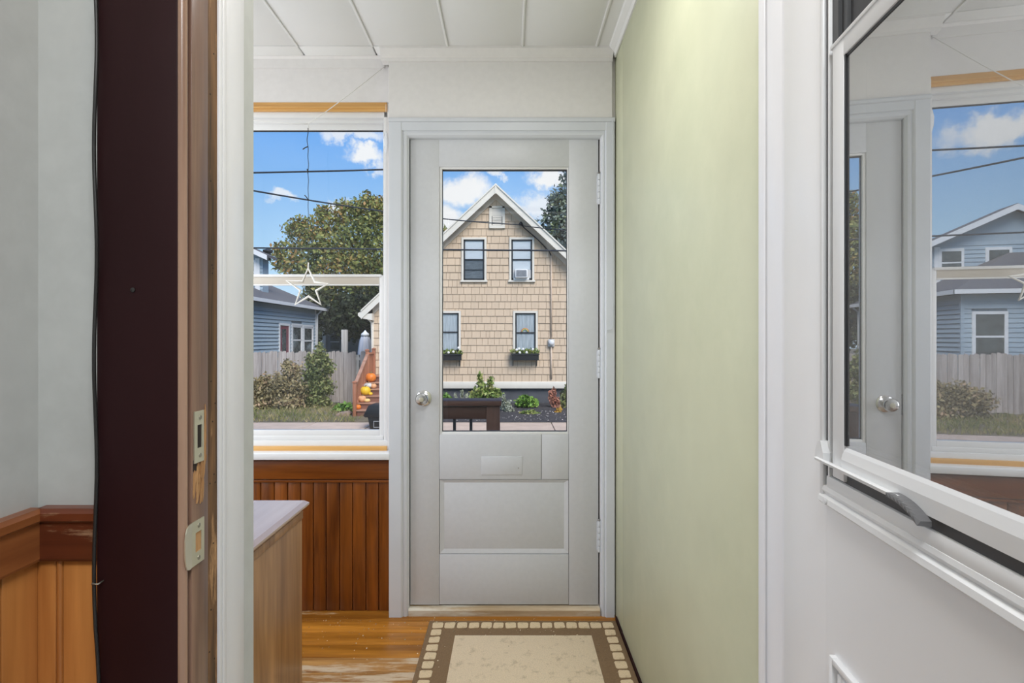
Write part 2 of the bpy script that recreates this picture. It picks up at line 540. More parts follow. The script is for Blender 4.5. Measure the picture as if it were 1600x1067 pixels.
M['mat_beige'] = spotted('mat_beige', (0.76, 0.62, 0.44), (0.44, 0.34, 0.22), 0.95, 0.54, 0.70, 22, 260, 0.6, 0.10)
M['mat_tile'] = spotted('mat_tile', (0.72, 0.57, 0.37), (0.34, 0.24, 0.13), 0.95, 0.56, 0.72, 14, 260, 0.6, 0.10)
M['mat_brown'] = spotted('mat_brown', (0.23, 0.145, 0.075), (0.12, 0.075, 0.045), 0.95, 0.58, 0.72, 12, 260, 0.6, 0.12)
M['crumbs'] = mat('crumbs', (0.72, 0.62, 0.46), 0.9, 0.3, 40, island=0.5)
M['chrome'] = mat('chrome', (0.72, 0.71, 0.70), 0.18, 0.02, 10, metal=1.0)
M['black_cable'] = mat('black_cable', (0.018, 0.017, 0.016), 0.45, 0.1, 40)
M['white_string'] = mat('white_string', (0.85, 0.84, 0.82), 0.7, 0.03, 90)
M['star_white'] = mat('star_white', (0.90, 0.88, 0.84), 0.55, 0.05, 30)
M['crystal'] = mat('crystal', (0.88, 0.90, 0.93), 0.08, 0.05, 50, coat=1.0)
M['hook'] = mat('hook', (0.25, 0.24, 0.22), 0.4, 0.1, 30, metal=0.8)
M['glass'] = glass('glass', 0.012, (0.985, 0.99, 0.99), 0.2)
M['glass_old'] = glass('glass_old', 0.012, (0.985, 0.985, 0.98), 0.2)
M['storm_glass'] = glass('storm_glass', 0.56, (0.82, 0.82, 0.82), 0.45, 0.12)
# outside
M['shingle'] = mat('shingle', (0.62, 0.475, 0.335), 0.7, 0.05, 9, 0.25, 40, stretch=(6, 1, .5), island=0.05)
M['shingle_back'] = mat('shingle_back', (0.33, 0.24, 0.165), 0.8, 0.05, 5)
M['trim_cream'] = mat('trim_cream', (0.74, 0.69, 0.60), 0.6, 0.04, 4)
M['trim_soffit'] = mat('trim_soffit', (0.60, 0.53, 0.44), 0.6, 0.04, 4)
M['vent_cream'] = mat('vent_cream', (0.70, 0.65, 0.57), 0.6, 0.04, 4)
M['black_sash'] = mat('black_sash', (0.018, 0.019, 0.022), 0.4, 0.1, 8)
M['blind'] = mat('blind', (0.88, 0.90, 0.92), 0.7, 0.05, 3, stretch=(1, 1, 10))
M['curtain'] = mat('curtain', (0.62, 0.66, 0.68), 0.8, 0.22, 8, stretch=(6, 1, .3))
M['dim_room'] = mat('dim_room', (0.20, 0.22, 0.24), 0.8, 0.3, 5, stretch=(1, 1, 5))
M['roof_shingle'] = mat('roof_shingle', (0.12, 0.115, 0.12), 0.85, 0.2, 20)
M['foundation'] = mat('foundation', (0.085, 0.088, 0.10), 0.8, 0.2, 3, 0.4, 20)
M['mulch'] = mat('mulch', (0.045, 0.04, 0.042), 0.95, 0.6, 14, 1.0, 40)
M['pebble'] = mat('pebble', (0.28, 0.25, 0.23), 0.9, 0.3, 20, island=0.6)
M['sidewalk'] = mat('sidewalk', (0.56, 0.42, 0.32), 0.85, 0.10, 2.5, 0.3, 40, island=0.05)
M['asphalt'] = mat('asphalt', (0.20, 0.19, 0.185), 0.9, 0.15, 1.5, 0.4, 60)
M['kerb'] = mat('kerb', (0.40, 0.36, 0.33), 0.9, 0.12, 4)
M['soil'] = mat('soil', (0.16, 0.13, 0.08), 0.95, 0.35, 1.2, 0.6, 12)
M['lawn'] = mat('lawn', (0.12, 0.17, 0.05), 0.95, 0.3, 0.8, 0.6, 12)
M['ac_white'] = mat('ac_white', (0.78, 0.78, 0.78), 0.5, 0.03, 5)
M['ac_grille'] = mat('ac_grille', (0.28, 0.29, 0.31), 0.6, 0.2, 30)
M['meter_grey'] = mat('meter_grey', (0.55, 0.54, 0.52), 0.4, 0.05, 8)
M['conduit'] = mat('conduit', (0.56, 0.44, 0.34), 0.6, 0.05, 8)
M['wire'] = mat('wire', (0.022, 0.026, 0.036), 0.6, 0.1, 8)
M['planter'] = mat('planter', (0.018, 0.019, 0.021), 0.5, 0.2, 8)
M['petal'] = mat('petal', (0.88, 0.86, 0.82), 0.6, 0.05, 30)
M['rainbow_red'] = mat('rainbow_red', (0.62, 0.22, 0.12), 0.6, 0.05, 30)
M['rainbow_gold'] = mat('rainbow_gold', (0.72, 0.52, 0.12), 0.6, 0.05, 30)
M['rainbow_green'] = mat('rainbow_green', (0.25, 0.42, 0.25), 0.6, 0.05, 30)
M['blue_siding'] = mat('blue_siding', (0.33, 0.41, 0.47), 0.6, 0.04, 5, island=0.03, stretch=(1, 1, 1))
M['blue_back'] = mat('blue_back', (0.10, 0.14, 0.17), 0.7, 0.04, 5)
M['trim_white'] = mat('trim_white', (0.74, 0.74, 0.74), 0.6, 0.03, 5)
M['red_door'] = mat('red_door', (0.20, 0.035, 0.055), 0.45, 0.08, 5)
M['dark_pane'] = mat('dark_pane', (0.06, 0.07, 0.07), 0.08, 0.6, 5, spec=0.6)
M['fence'] = wood('fence', (0.26, 0.215, 0.19), (0.50, 0.44, 0.40), 0.85, 'z', 10, island=0.14)
M['fence_post'] = wood('fence_post', (0.30, 0.27, 0.24), (0.50, 0.47, 0.43), 0.85, 'z', 10, island=0.08)
M['stair_red'] = wood('stair_red', (0.28, 0.095, 0.045), (0.46, 0.19, 0.10), 0.6, 'z', 10, island=0.10)
M['tread'] = wood('tread', (0.30, 0.14, 0.085), (0.48, 0.27, 0.18), 0.6, 'x', 10, island=0.06)
M['riser'] = wood('riser', (0.15, 0.06, 0.04), (0.26, 0.115, 0.075), 0.7, 'x', 10, island=0.06)
M['pumpkin'] = mat('pumpkin', (0.75, 0.20, 0.015), 0.45, 0.12, 12)
M['pumpkin_pale'] = mat('pumpkin_pale', (0.72, 0.36, 0.17), 0.5, 0.12, 12)
M['pumpkin_white'] = spotted('pumpkin_white', (0.62, 0.60, 0.56), (0.25, 0.24, 0.22), 0.5, 0.5, 0.62, 12, 40, 0, 0.05)
M['pumpkin_yellow'] = mat('pumpkin_yellow', (0.80, 0.50, 0.015), 0.45, 0.08, 12)
M['gourd'] = mat('gourd', (0.80, 0.55, 0.20), 0.5, 0.2, 12)
M['stem'] = mat('stem', (0.22, 0.17, 0.07), 0.8, 0.2, 30)
M['umbrella'] = mat('umbrella', (0.50, 0.51, 0.56), 0.8, 0.08, 5, stretch=(4, 4, .5))
M['bin'] = mat('bin', (0.012, 0.012, 0.013), 0.5, 0.1, 10)
M['bin_tag'] = mat('bin_tag', (0.30, 0.30, 0.30), 0.5, 0.1, 10)
M['porch_rail'] = wood('porch_rail', (0.055, 0.022, 0.013), (0.17, 0.075, 0.045), 0.55, 'x', 14, island=0.08, wear=(0.28, 0.20, 0.15), wear_lo=0.64, wear_hi=0.74, wear_scale=12)
M['porch_post'] = wood('porch_post', (0.065, 0.026, 0.016), (0.19, 0.085, 0.05), 0.55, 'z', 14, island=0.08)
M['bark'] = mat('bark', (0.085, 0.065, 0.05), 0.9, 0.3, 12, 0.8, 30, stretch=(1, 1, .2))
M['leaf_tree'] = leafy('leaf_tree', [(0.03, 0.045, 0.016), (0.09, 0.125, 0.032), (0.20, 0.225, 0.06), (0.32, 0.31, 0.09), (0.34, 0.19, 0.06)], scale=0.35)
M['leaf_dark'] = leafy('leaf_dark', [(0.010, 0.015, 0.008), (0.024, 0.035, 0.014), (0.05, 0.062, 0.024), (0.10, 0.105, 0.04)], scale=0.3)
M['leaf_blue'] = leafy('leaf_blue', [(0.05, 0.065, 0.06), (0.12, 0.15, 0.135), (0.20, 0.24, 0.21), (0.22, 0.26, 0.13)], scale=0.4)
M['leaf_shrub'] = leafy('leaf_shrub', [(0.04, 0.055, 0.02), (0.12, 0.15, 0.05), (0.22, 0.24, 0.08), (0.31, 0.27, 0.12)], scale=1.2)
M['leaf_rust'] = leafy('leaf_rust', [(0.09, 0.075, 0.035), (0.22, 0.18, 0.09), (0.33, 0.27, 0.13), (0.40, 0.27, 0.16)], scale=1.6)
M['leaf_bright'] = leafy('leaf_bright', [(0.06, 0.13, 0.02), (0.14, 0.28, 0.04), (0.28, 0.42, 0.08)], scale=4)
M['leaf_mid'] = leafy('leaf_mid', [(0.05, 0.10, 0.02), (0.15, 0.23, 0.05), (0.28, 0.34, 0.09), (0.34, 0.30, 0.12)], scale=4)
M['leaf_sage'] = leafy('leaf_sage', [(0.15, 0.17, 0.11), (0.32, 0.34, 0.25), (0.46, 0.46, 0.36)], scale=4)
M['leaf_red'] = leafy('leaf_red', [(0.22, 0.07, 0.05), (0.42, 0.17, 0.11), (0.48, 0.26, 0.18)], scale=4)
M['leaf_gold'] = leafy('leaf_gold', [(0.35, 0.18, 0.03), (0.60, 0.34, 0.05), (0.66, 0.44, 0.10)], scale=4)
M['blade'] = leafy('blade', [(0.06, 0.075, 0.025), (0.13, 0.15, 0.045), (0.25, 0.24, 0.09), (0.36, 0.28, 0.14)], scale=1.5)
M['stone'] = mat('stone', (0.34, 0.24, 0.18), 0.9, 0.2, 9, 0.6, 20)
M['far_wall_grey'] = mat('far_wall_grey', (0.16, 0.17, 0.18), 0.7, 0.1, 2)

# ================================================================== THE SETTING: porch and hall
CEIL = 2.411
WR = 0.448           # right (green) wall
YD = 2.29            # front of casings on the far wall
YW = 2.35            # recessed window wall
XC = -0.516          # side of the door casing board
XB = -0.535          # where the window bay meets the door casing
XL = -1.78           # left end of the porch
WX0 = -1.60          # left side of the window opening

# --- porch floor: worn boards running across
floor = thing('floor', None, None, (0, 1.6, -0.03), None, 'structure')
MB().box(XL - .05, WR + .1, 0.78, 2.40, -0.06, -0.022).build('subfloor', M['dark_hole'], floor)
y = 0.80
i = 0
while y < 2.37:
    wv = 0.086
    m_ = M['floor_old'] if (y + wv / 2 < 2.03) else M['floor']
    boxo('floor_plank', m_, (XL, WR + .02, y, min(y + wv - 0.0018, 2.385), -0.022, 0.0 + random.uniform(-.0008, .0008)), floor, 0.0015)
    y += wv
    i += 1

# --- hall floor, behind and below the camera
hall_floor = struct('floor_hall', MB().box(-0.70, 1.3, -2.6, 0.80, -0.06, -0.002), M['hall_floor_bounce'])

# --- ceiling: painted panels with open joints
ceiling = thing('ceiling', None, None, (0, 1.6, CEIL), None, 'structure')
MB().box(XL - .1, WR + .1, 0.90, 2.50, CEIL + .008, CEIL + .04).build('ceiling_board', M['porch_white'], ceiling)
seams = [XL - .1, -1.51, -1.205, -0.89, -0.577, -0.262, 0.052, 0.362, WR + .1]
for a, b in zip(seams[:-1], seams[1:]):
    boxo('ceiling_panel', M['ceiling_white'], (a + .003, b - .003, 0.95, 2.262, CEIL - .004, CEIL + .012), ceiling, 0.003)
    boxo('ceiling_panel', M['ceiling_white'], (a + .003, b - .003, 2.267, 2.46, CEIL - .004, CEIL + .012), ceiling, 0.003)
for s in seams[1:-1]:
    boxo('joint_strip', M['ceiling_white'], (s - .0045, s + .0045, 0.95, 2.262, CEIL - .009, CEIL + .002), ceiling, 0.002)

# --- far wall round the door and the window
wf = MB()
wf.box(XB + .004, X_(607, YD) + .30, 0, 0, 0, 0) if False else None
DX0, DX1 = X_(641, 2.32), X_(935, 2.32)       # door leaf sides
DZ0, DZ1 = Z_(945, 2.32), Z_(215, 2.32)
wf.box(XL - .1, WX0, YW, 2.47, -0.05, CEIL + .03)                   # left of the window
wf.box(WX0, XC, YW, 2.47, Z_(160, YW), CEIL + .03)                  # above the window
wf.box(WX0, XC, YW + .02, 2.47, -0.05, 0.668)
wf.box(XB, XC, YW + .004, 2.47, 0.668, Z_(160, YW))                       # below it
wf.box(XC, DX0 - .006, YD + .022, 2.47, -0.05, CEIL + .03)          # between window and door
wf.box(DX0 - .006, DX1 + .006, YD + .022, 2.47, DZ1 + .006, CEIL + .03)
wf.box(DX1 + .006, WR + .12, YD + .022, 2.47, -0.05, CEIL + .03)
wall_far = struct('wall_far', wf, M['porch_white'])
# board over the door, flush with the casings, hiding the wall round the door
MB().box(XC, X_(957, YD), YD + .004, YD + .025, Z_(187, YD), CEIL).build('board_over_door', M['porch_white'], wall_far, 0.001)

# wainscot under the window: boards, top rail
xw = XB - .003
k = 0
px_seams = [592, 572, 551, 531, 510, 490, 470, 450, 429, 408]
edges = [XC - .001] + [X_(p, YW) for p in px_seams]
while edges[-1] > XL + .02:
    edges.append(edges[-1] - 0.0568)
for a, b in zip(edges[:-1], edges[1:]):
    boxo('wainscot_board', M['wainscot'], (b + .0012, a - .0012, YW - .004, YW + .022, 0.0, 0.575), wall_far, 0.0035)
MB().box(XL, XC, YW - .018, YW + .022, Z_(749, YW - .018), 0.655).build('wainscot_rail', M['wainscot_rail'], wall_far, 0.004, True)
MB().box(XL, XC, YW - .013, YW + .01, Z_(754, YW - .013), Z_(750, YW - .013)).build('wainscot_moulding', M['wainscot_rail'], wall_far, 0.002, True)

# window sill board and other trim
struct('trim_1', MB().box(XL, X_(609, 2.29), 2.288, YW + .03, Z_(719, 2.288), Z_(708.5, 2.288)), M['sill_white'], 0.004)

# crown over the door
cz0, cz1 = Z_(96, YD), CEIL - .004
struct('trim_2', MB().prism([(YD + .03, cz0), (YD - .004, cz0), (YD - .008, cz0 + .012), (YD - .016, cz0 + .02), (YD - .032, cz1 - .010), (YD - .032, cz1), (YD + .03, cz1)], XC - .03, X_(957, YD), 'x'), M['porch_white'])
# crown over the window
struct('trim_3', MB().prism([(YW, CEIL - .055), (YW - .005, CEIL - .055), (YW - .006, CEIL - .016), (YW - .014, CEIL - .008), (YW - .014, CEIL - .004), (YW, CEIL - .004)], XL, XC - .03, 'x'), M['porch_white'])
# cove along the green wall
struct('trim_4', MB().prism([(WR, CEIL - .038), (WR - .006, CEIL - .038), (WR - .012, CEIL - .026), (WR - .030, CEIL - .012), (WR - .034, CEIL - .004), (WR, CEIL - .004)], 0.95, YD, 'y'), M['ceiling_white'])

# --- green right wall: panel with its joint near the corner
wall_right = thing('wall_right', None, None, (WR, 1.6, 0), None, 'structure')
MB().box(WR + .0115, WR + .14, 0.94, 2.47, -0.05, CEIL + .03).build('wall_core', M['green'], wall_right)
boxo('wall_panel', M['green'], (WR, WR + .012, 0.95, 2.151, 0.0, CEIL), wall_right, 0.002)
boxo('wall_panel', M['green'], (WR + .001, WR + .012, 2.157, YD + .03, 0.0, CEIL), wall_right, 0.002)
boxo('corner_strip', M['green'], (WR - .004, WR + .006, 2.12, 2.158, 0.0, CEIL - .03), wall_right, 0.003) if False else None
# thin dark strip painted in as the shadow at the wall foot
struct('shadow_strip_right', MB().box(WR - .006, WR + .004, 0.95, YD - .02, 0.0, 0.016), M['dark_paint'])

# --- left end of the porch, house wall, hall
wl = MB()
for b_ in ((.93, 1.08, -.05, CEIL + .03), (2.16, 2.47, -.05, CEIL + .03), (1.08, 2.16, -.05, .72), (1.08, 2.16, 2.12, CEIL + .03)):
    wl.box(XL - .12, XL, *b_)
struct('wall_left', wl, M['porch_white'])
w2 = thing('added_window', None, None, (XL, 1.62, .72), None, 'structure')  # unseen window, added as an opening for the side fill
for b_ in ((1.08, 1.13, .72, 2.12), (2.11, 2.16, .72, 2.12), (1.13, 2.11, .72, .78), (1.13, 2.11, 2.06, 2.12), (1.13, 2.11, 1.39, 1.44)):
    boxo('frame_bar', M['vinyl'], (XL - .08, XL - .03, *b_), w2, .003)
boxo('pane', M['glass'], (XL - .058, XL - .054, 1.12, 2.12, .77, 2.07), w2)
YH0, YH1 = 0.757, 0.95
JL, JR = -0.445, 0.413
hw = MB()
hw.box(XL - .12, JL - .006, YH0, YH1, -0.05, 2.6)
hw.box(JR + .052, 1.35, YH0, YH1, -0.05, 2.6)
hw.box(JL - .006, JR + .05, YH0, YH1, 2.06, 2.6)
wall_near = struct('wall_near', hw, M['hall_wall'])
XH = -0.661
wall_hall_left = struct('wall_hall_left', MB().box(XH - .12, XH, -2.6, YH0, -0.05, 2.6), M['hall_wall'])
struct('wall_hall_right', MB().box(1.15, 1.27, -2.6, YH0, -0.05, 2.6), M['hall_wall'])
struct('wall_hall_back', MB().box(XH - .12, 1.27, -2.72, -2.6, -0.05, 2.6), M['hall_wall'])
struct('ceiling_hall', MB().box(XH - .12, 1.35, -2.72, YH1, 2.45, 2.55), M['ceiling_white'])
struct('roof', MB().prism([(0.85, 2.75), (2.66, 2.52), (2.66, 2.60), (0.85, 2.85)], XL - .3, WR + .35, 'x'), M['roof_shingle'])

# hall wainscot: front return and left wall
rz0, rz1 = Z_(876, .745), Z_(793, .745)
for (a, b) in ((XH + .001, X_(88, .75)), (X_(99, .75), -0.5625)):
    boxo('wainscot_board', M['board_orange'], (a, b, YH0 - .008, YH0 + .005, 0.0, rz0 + .01), wall_near, 0.002)
MB().tube([(X_(93.5, .75), YH0 - .006, 0.0), (X_(93.5, .75), YH0 - .006, rz0)], 0.0042, 10).build('wainscot_bead', M['board_orange'], wall_near, smooth=True)
rail = MB().prism([(YH0, rz0), (YH0 - .014, rz0), (YH0 - .016, rz0 + .004), (YH0 - .015, rz1 - .020), (YH0 - .020, rz1 - .016), (YH0 - .020, rz1 - .006), (YH0 - .016, rz1), (YH0, rz1)], XH + .012, -0.5625, 'x').build('chair_rail', M['rail_wood'], wall_near)
MB().prism([(XH, rz0), (XH + .014, rz0), (XH + .016, rz0 + .004), (XH + .015, rz1 - .020), (XH + .020, rz1 - .016), (XH + .020, rz1 - .006), (XH + .016, rz1), (XH, rz1)], -0.4, YH0 - .012, 'y').build('chair_rail', M['rail_wood_side'], wall_hall_left)
yb = YH0 - .008
for wv in (0.055, 0.12, 0.12, 0.12, 0.12, 0.12):
    boxo('wainscot_board', M['board_orange'], (XH - .002, XH + .007, yb - wv + .002, yb, 0.0, rz0 + .01), wall_hall_left, 0.002)
    yb -= wv

# --- dark casing, bead and jamb at the left of the inner doorway
casing = thing('trim_5', None, None, (-0.50, .745, 0), None, 'structure')
boxo('casing_board', M['dark_paint'], (-0.5617, -0.4505, .733, .760, 0.0, 2.14), casing, 0.003)
MB().tube([(-0.4495, .7405, 0.0), (-0.4495, .7405, 2.1)], 0.0068, 14).build('casing_bead', M['bead_brown'], casing, smooth=True)
boxo('jamb', M['jamb_brown'], (JL - .02, JL, .7555, .797, 0.0, 2.06), casing, 0.0015)
boxo('raw_wood', M['raw_jamb'], (JL - .02, JL - .0012, .797, .823, 0.0, 2.06), casing)
nb = MB()
for k in range(16):
    zz = random.uniform(.65, 1.75)
    nb.lathe((JL - .0012, random.uniform(.801, .818), zz), [(0.0013, 0.0), (0.0013, .0004), (0.0004, .0005)], 8, 'x')
nb.build('nail_hole', M['dark_hole'], casing, kind='stuff')
# splintered latch pockets
def splinters(z0, z1, n, ya, yb2):
    s = MB()
    for k in range(n):
        zc = random.uniform(z0, z1); h = random.uniform(.006, .022); yy = random.uniform(ya, yb2); w_ = random.uniform(.0012, .003)
        s.prism([(yy - w_, zc - h), (yy + w_ * .3, zc - h * .6), (yy + w_, zc + h * .4), (yy - w_ * .2, zc + h)], JL - .002, JL + random.uniform(.0006, .0022), 'x')
    return s
splinters(Z_(770, .775), Z_(725, .775), 26, .759, .782).build('splintered_wood', M['splinter'], casing, kind='stuff')
boxo('latch_hole', M['dark_hole'], (JL - .001, JL + .0006, .7585, .7665, Z_(735, .765), Z_(718, .765)), casing)
splinters(Z_(725, .788), Z_(650, .788), 20, .7835, .7885).build('splintered_wood', M['splinter'], casing, kind='stuff')
nail = MB().lathe((X_(208, .733), .7332, Z_(453, .733)), [(.0032, -.001), (.0032, .0015), (.001, .002)], 10, 'y').build('nail', M['black_cable'], casing)
nail['label'] = 'dark nail head in the maroon casing'


def strike(name, label, y0, y1, z0, z1, lip):
    t = thing(name, label, 'strike plate', (JL, (y0 + y1) / 2, z0))
    # plate ring round its opening
    hy0, hy1, hz0, hz1 = y0 + (y1 - y0) * .30, y1 - (y1 - y0) * .22, z0 + (z1 - z0) * .28, z1 - (z1 - z0) * .27
    p = MB()
    xa, xb = JL + .0004, JL + .0020
    p.box(xa, xb, y0, hy0, z0, z1); p.box(xa, xb, hy1, y1, z0, z1)
    p.box(xa, xb, hy0, hy1, z0, hz0); p.box(xa, xb, hy0, hy1, hz1, z1)
    p.build('plate', M['brass'], t)
    MB().box(xa - .0003, xa + .0004, hy0, hy1, hz0, hz1).build('latch_opening', M['dark_hole'] if not lip else M['splinter'], t)
    if lip:
        pts = []
        for k in range(9):
            a = PI * k / 8
            pts.append((y0 - .006 - .014 * math.sin(a) ** .7, (z0 + z1) / 2 - (z1 - z0) / 2 * math.cos(a)))
        lipmb = MB().prism([(y0 + .001, z0)] + pts + [(y0 + .001, z1)], xa, xb, 'x')
        for v in lipmb.v:                                  # the lip rides up over the bead
            v.x += max(0.0, (y0 - v.y)) * 0.12 + (.0006 if v.y < y0 else 0)
        lipmb.build('curved_lip', M['brass'], t)
    for zz in (z0 + (z1 - z0) * .13, z1 - (z1 - z0) * .13):
        MB().lathe((xb, (y0 + y1) / 2 + .002, zz), [(.0034, 0), (.0032, .0006), (.001, .0009)], 12, 'x').build('screw', M['screw'], t)


strike('strike_plate', 'upper pale brass strike plate with a tall slot on the worn door jamb', .759, .782, Z_(722, .77), Z_(642, .77), False)
strike('strike_plate', 'lower pale brass strike plate with a curved lip on the worn door jamb', .752, .783, Z_(880, .768), Z_(812, .768), True)

# --- white frame of the inner doorway
fl = thing('trim_6', None, None, (-0.42, .85, 0), None, 'structure')
JT = [(-0.4425, .823, .832), (-0.4432, .834, .845), (-0.4500, .847, .915), (-0.4565, .917, .953)]
for nm_, (xx, ya, yb_) in zip(('stop_bead', 'stop_bead', 'jamb_face', 'jamb_edge'), JT):
    boxo(nm_, M['frame_white'], (xx - .02, xx, ya, yb_, 0.0, 2.06), fl, 0.0015)
boxo('jamb_core', M['frame_white'], (-0.475, -0.4575, .824, .95, 0.0, 2.06), fl)
fr_ = thing('trim_7', None, None, (0.42, .85, 0), None, 'structure')
JT = [(0.430, .823, .855), (0.4345, .857, .915), (0.4322, .917, .926), (0.4375, .928, .953)]
for nm_, (xx, ya, yb_) in zip(('stop_bead', 'jamb_face', 'stop_bead', 'jamb_edge'), JT):
    boxo(nm_, M['frame_white'], (xx, xx + .02, ya, yb_, 0.0, 2.06), fr_, 0.0015)
boxo('jamb_core', M['frame_white'], (0.439, JR + .052, .824, .95, 0.0, 2.06), fr_)
struct('trim_8', MB().box(JL, JR + .05, .823, .95, 2.045, 2.09), M['frame_white'])

# ================================================================== WINDOW of the porch
win = thing('window_1', None, None, ((WX0 + XB) / 2, YW, .69), None, 'structure')
zt, zb = Z_(160, YW), 0.690
MB().box(WX0, XB, YW - .004, YW + .012, Z_(174, YW), zt).build('wood_stop', M['pine'], win, 0.004, True)
MB().box(WX0, XB, YW - .010, YW - .002, Z_(168.5, YW - .01), Z_(165.5, YW - .01)).build('stop_bead', M['pine'], win, 0.001, True)
MB().box(WX0, XB, YW - .006, YW + .014, Z_(709, YW), Z_(697, YW)).build('wood_stool', M['pine'], win, 0.003, True)
fy0 = YW + .012
for n_, b in (('frame_head', (WX0, XB, fy0, 2.45, Z_(184, fy0), zt)),
              ('frame_jamb', (XB - .017, XB, fy0, 2.45, zb, zt)),
              ('frame_jamb', (WX0, WX0 + .017, fy0, 2.45, zb, zt)),
              ('frame_sill', (WX0, XB, fy0 - .004, 2.45, zb - .02, Z_(688, fy0)))):
    boxo(n_, M['vinyl'], b, win, 0.003)
boxo('head_step', M['vinyl'], (WX0 + .017, XB - .017, fy0 + .022, 2.45, Z_(192, fy0 + .022), Z_(183, fy0 + .022)), win, 0.002)
boxo('sill_step', M['vinyl'], (WX0 + .017, XB - .017, fy0 + .006, 2.45, Z_(688, fy0), Z_(681, fy0 + .006)), win, 0.002)
boxo('jamb_liner', M['aluminium'], (XB - .021, XB - .017, fy0 + .006, 2.45, zb, zt - .05), win)


def sash(y0, y1, xl, xr, gl, gr, z0, z1, gz0, gz1, rail_mat, which):
    s = boxo('sash', M['vinyl'], (xl, gl, y0, y1, z0, z1), win, 0.003)
    s['label'] = which
    boxo('sash_stile', M['vinyl'], (gr, xr, y0, y1, z0, z1), s, 0.003)
    boxo('top_rail', M['vinyl'] if which != 'lower sash' else rail_mat, (gl, gr, y0, y1, gz1, z1), s, 0.003)
    boxo('bottom_rail', M['vinyl'] if which == 'lower sash' else rail_mat, (gl, gr, y0, y1, z0, gz0), s, 0.003)
    boxo('pane', M['glass'], (gl - .004, gr + .004, (y0 + y1) / 2 - .002, (y0 + y1) / 2 + .002, gz0 - .004, gz1 + .004), s)
    boxo('glazing_gasket', M['black_sash'], (gl, gr, (y0 + y1) / 2 - .006, (y0 + y1) / 2 + .006, gz1 - .0025, gz1 + .001), s) if which == 'upper sash' else None


sash(2.405, 2.43, WX0 + .019, XB - .019, WX0 + .05, X_(598.5, 2.405), Z_(441, 2.405), Z_(186, 2.405), Z_(433, 2.405), Z_(203, 2.405), M['vinyl'], 'upper sash')
sash(2.372, 2.40, WX0 + .019, XB - .0185, WX0 + .06, X_(592.5, 2.372), Z_(683, 2.372), Z_(430, 2.372), Z_(672, 2.372), Z_(444.5, 2.372), M['vinyl_rail'], 'lower sash')
# slim bright caps of the meeting rail
boxo('rail_cap', M['vinyl'], (WX0 + .02, XB - .03, 2.366, 2.40, Z_(432.5, 2.366), Z_(428.5, 2.366)), win, 0.001)
boxo('rail_lip', M['vinyl'], (WX0 + .06, X_(592.5, 2.37), 2.368, 2.376, Z_(446.2, 2.37), Z_(444, 2.37)), win, 0.0005)

# ================================================================== FAR DOOR
door = thing('door_1', None, None, ((DX0 + DX1) / 2, 2.32, DZ0), None, 'structure')
yf, yk = 2.320, 2.360
sL, sR = X_(686.5, yf), X_(888.5, yf)
gL, gR = X_(690.5, yf), X_(886.5, yf)
gT, gB = Z_(263.5, yf), Z_(675, yf)
rT, rB = Z_(260.5, yf), Z_(679, yf)          # opening incl. stop
lkB = Z_(749, yf)
bt = Z_(866, yf)
dm = M['door_white']
boxo('door_stile', dm, (DX0, sL - .0006, yf, yk, DZ0, DZ1), door, 0.002)
boxo('door_stile', dm, (sR + .0006, DX1, yf, yk, DZ0, DZ1), door, 0.002)
boxo('top_rail', dm, (sL - .001, sR + .001, yf + .0002, yk, rT, DZ1), door, 0.0005)
boxo('lock_rail', dm, (sL + .0002, X_(845.6, yf), yf, yk, lkB, rB), door, 0.0012)
boxo('lock_rail', dm, (X_(846.4, yf), sR - .0002, yf + .0004, yk, lkB, rB), door, 0.0012)
boxo('bottom_rail', dm, (sL + .0004, sR - .0004, yf, yk, DZ0 + .002, bt), door, 0.0015)
boxo('door_core', M['dark_hole'], (sL - .004, sR + .004, yf + .012, yk - .004, DZ0 + .004, rB + .001), door)
pn = boxo('door_panel', dm, (sL + .004, sR - .004, yf + .007, yf + .016, bt + .004, lkB - .001), door, 0.001)
# sloped margins of the panel
mg = MB()
def wedge(x0, x1, z0, z1, side):
    w_ = .020
    if side == 'l': mg.prism([(x0, yf + .002), (x0, yf + .012), (x0 + w_, yf + .012), (x0 + w_, yf + .0075)], z0, z1, 'z')
    if side == 'r': mg.prism([(x1, yf + .002), (x1, yf + .012), (x1 - w_, yf + .012), (x1 - w_, yf + .0075)], z0, z1, 'z')
    if side == 't': mg.prism([(yf + .001, z1), (yf + .012, z1), (yf + .012, z1 - w_ * .7), (yf + .0075, z1 - w_ * .7)], x0, x1, 'x')
    if side == 'b': mg.prism([(yf + .002, z0), (yf + .012, z0), (yf + .012, z0 + w_), (yf + .0075, z0 + w_)], x0, x1, 'x')
for sd in 'lrtb':
    wedge(sL + .0016, sR - .0012, bt + .003, lkB - .0018, sd)
mg.build('panel_margin', dm, door)
# glazing stops and pane
boxo('glass_stop', M['vinyl'], (sL, gL, yf + .004, yk, rB, rT), door, 0.001)
boxo('glass_stop', M['vinyl'], (gR, sR, yf + .004, yk, rB, rT), door, 0.001)
boxo('glass_stop', M['vinyl'], (gL, gR, yf + .004, yk, rB, gB), door, 0.001)
boxo('glass_stop', M['vinyl'], (gL, gR, yf + .004, yk, gT, rT), door, 0.001)
gk = MB()
gk.box(gL, gL + .0022, yf + .016, yf + .026, gB, gT); gk.box(gR - .0022, gR, yf + .016, yf + .026, gB, gT)
gk.box(gL, gR, yf + .016, yf + .026, gT - .004, gT); gk.box(gL, gR, yf + .016, yf + .026, gB, gB + .003)
gk.build('putty_line', M['black_sash'], door)
boxo('pane', M['glass_old'], (gL - .003, gR + .003, yf + .022, yf + .026, gB - .003, gT + .003), door)
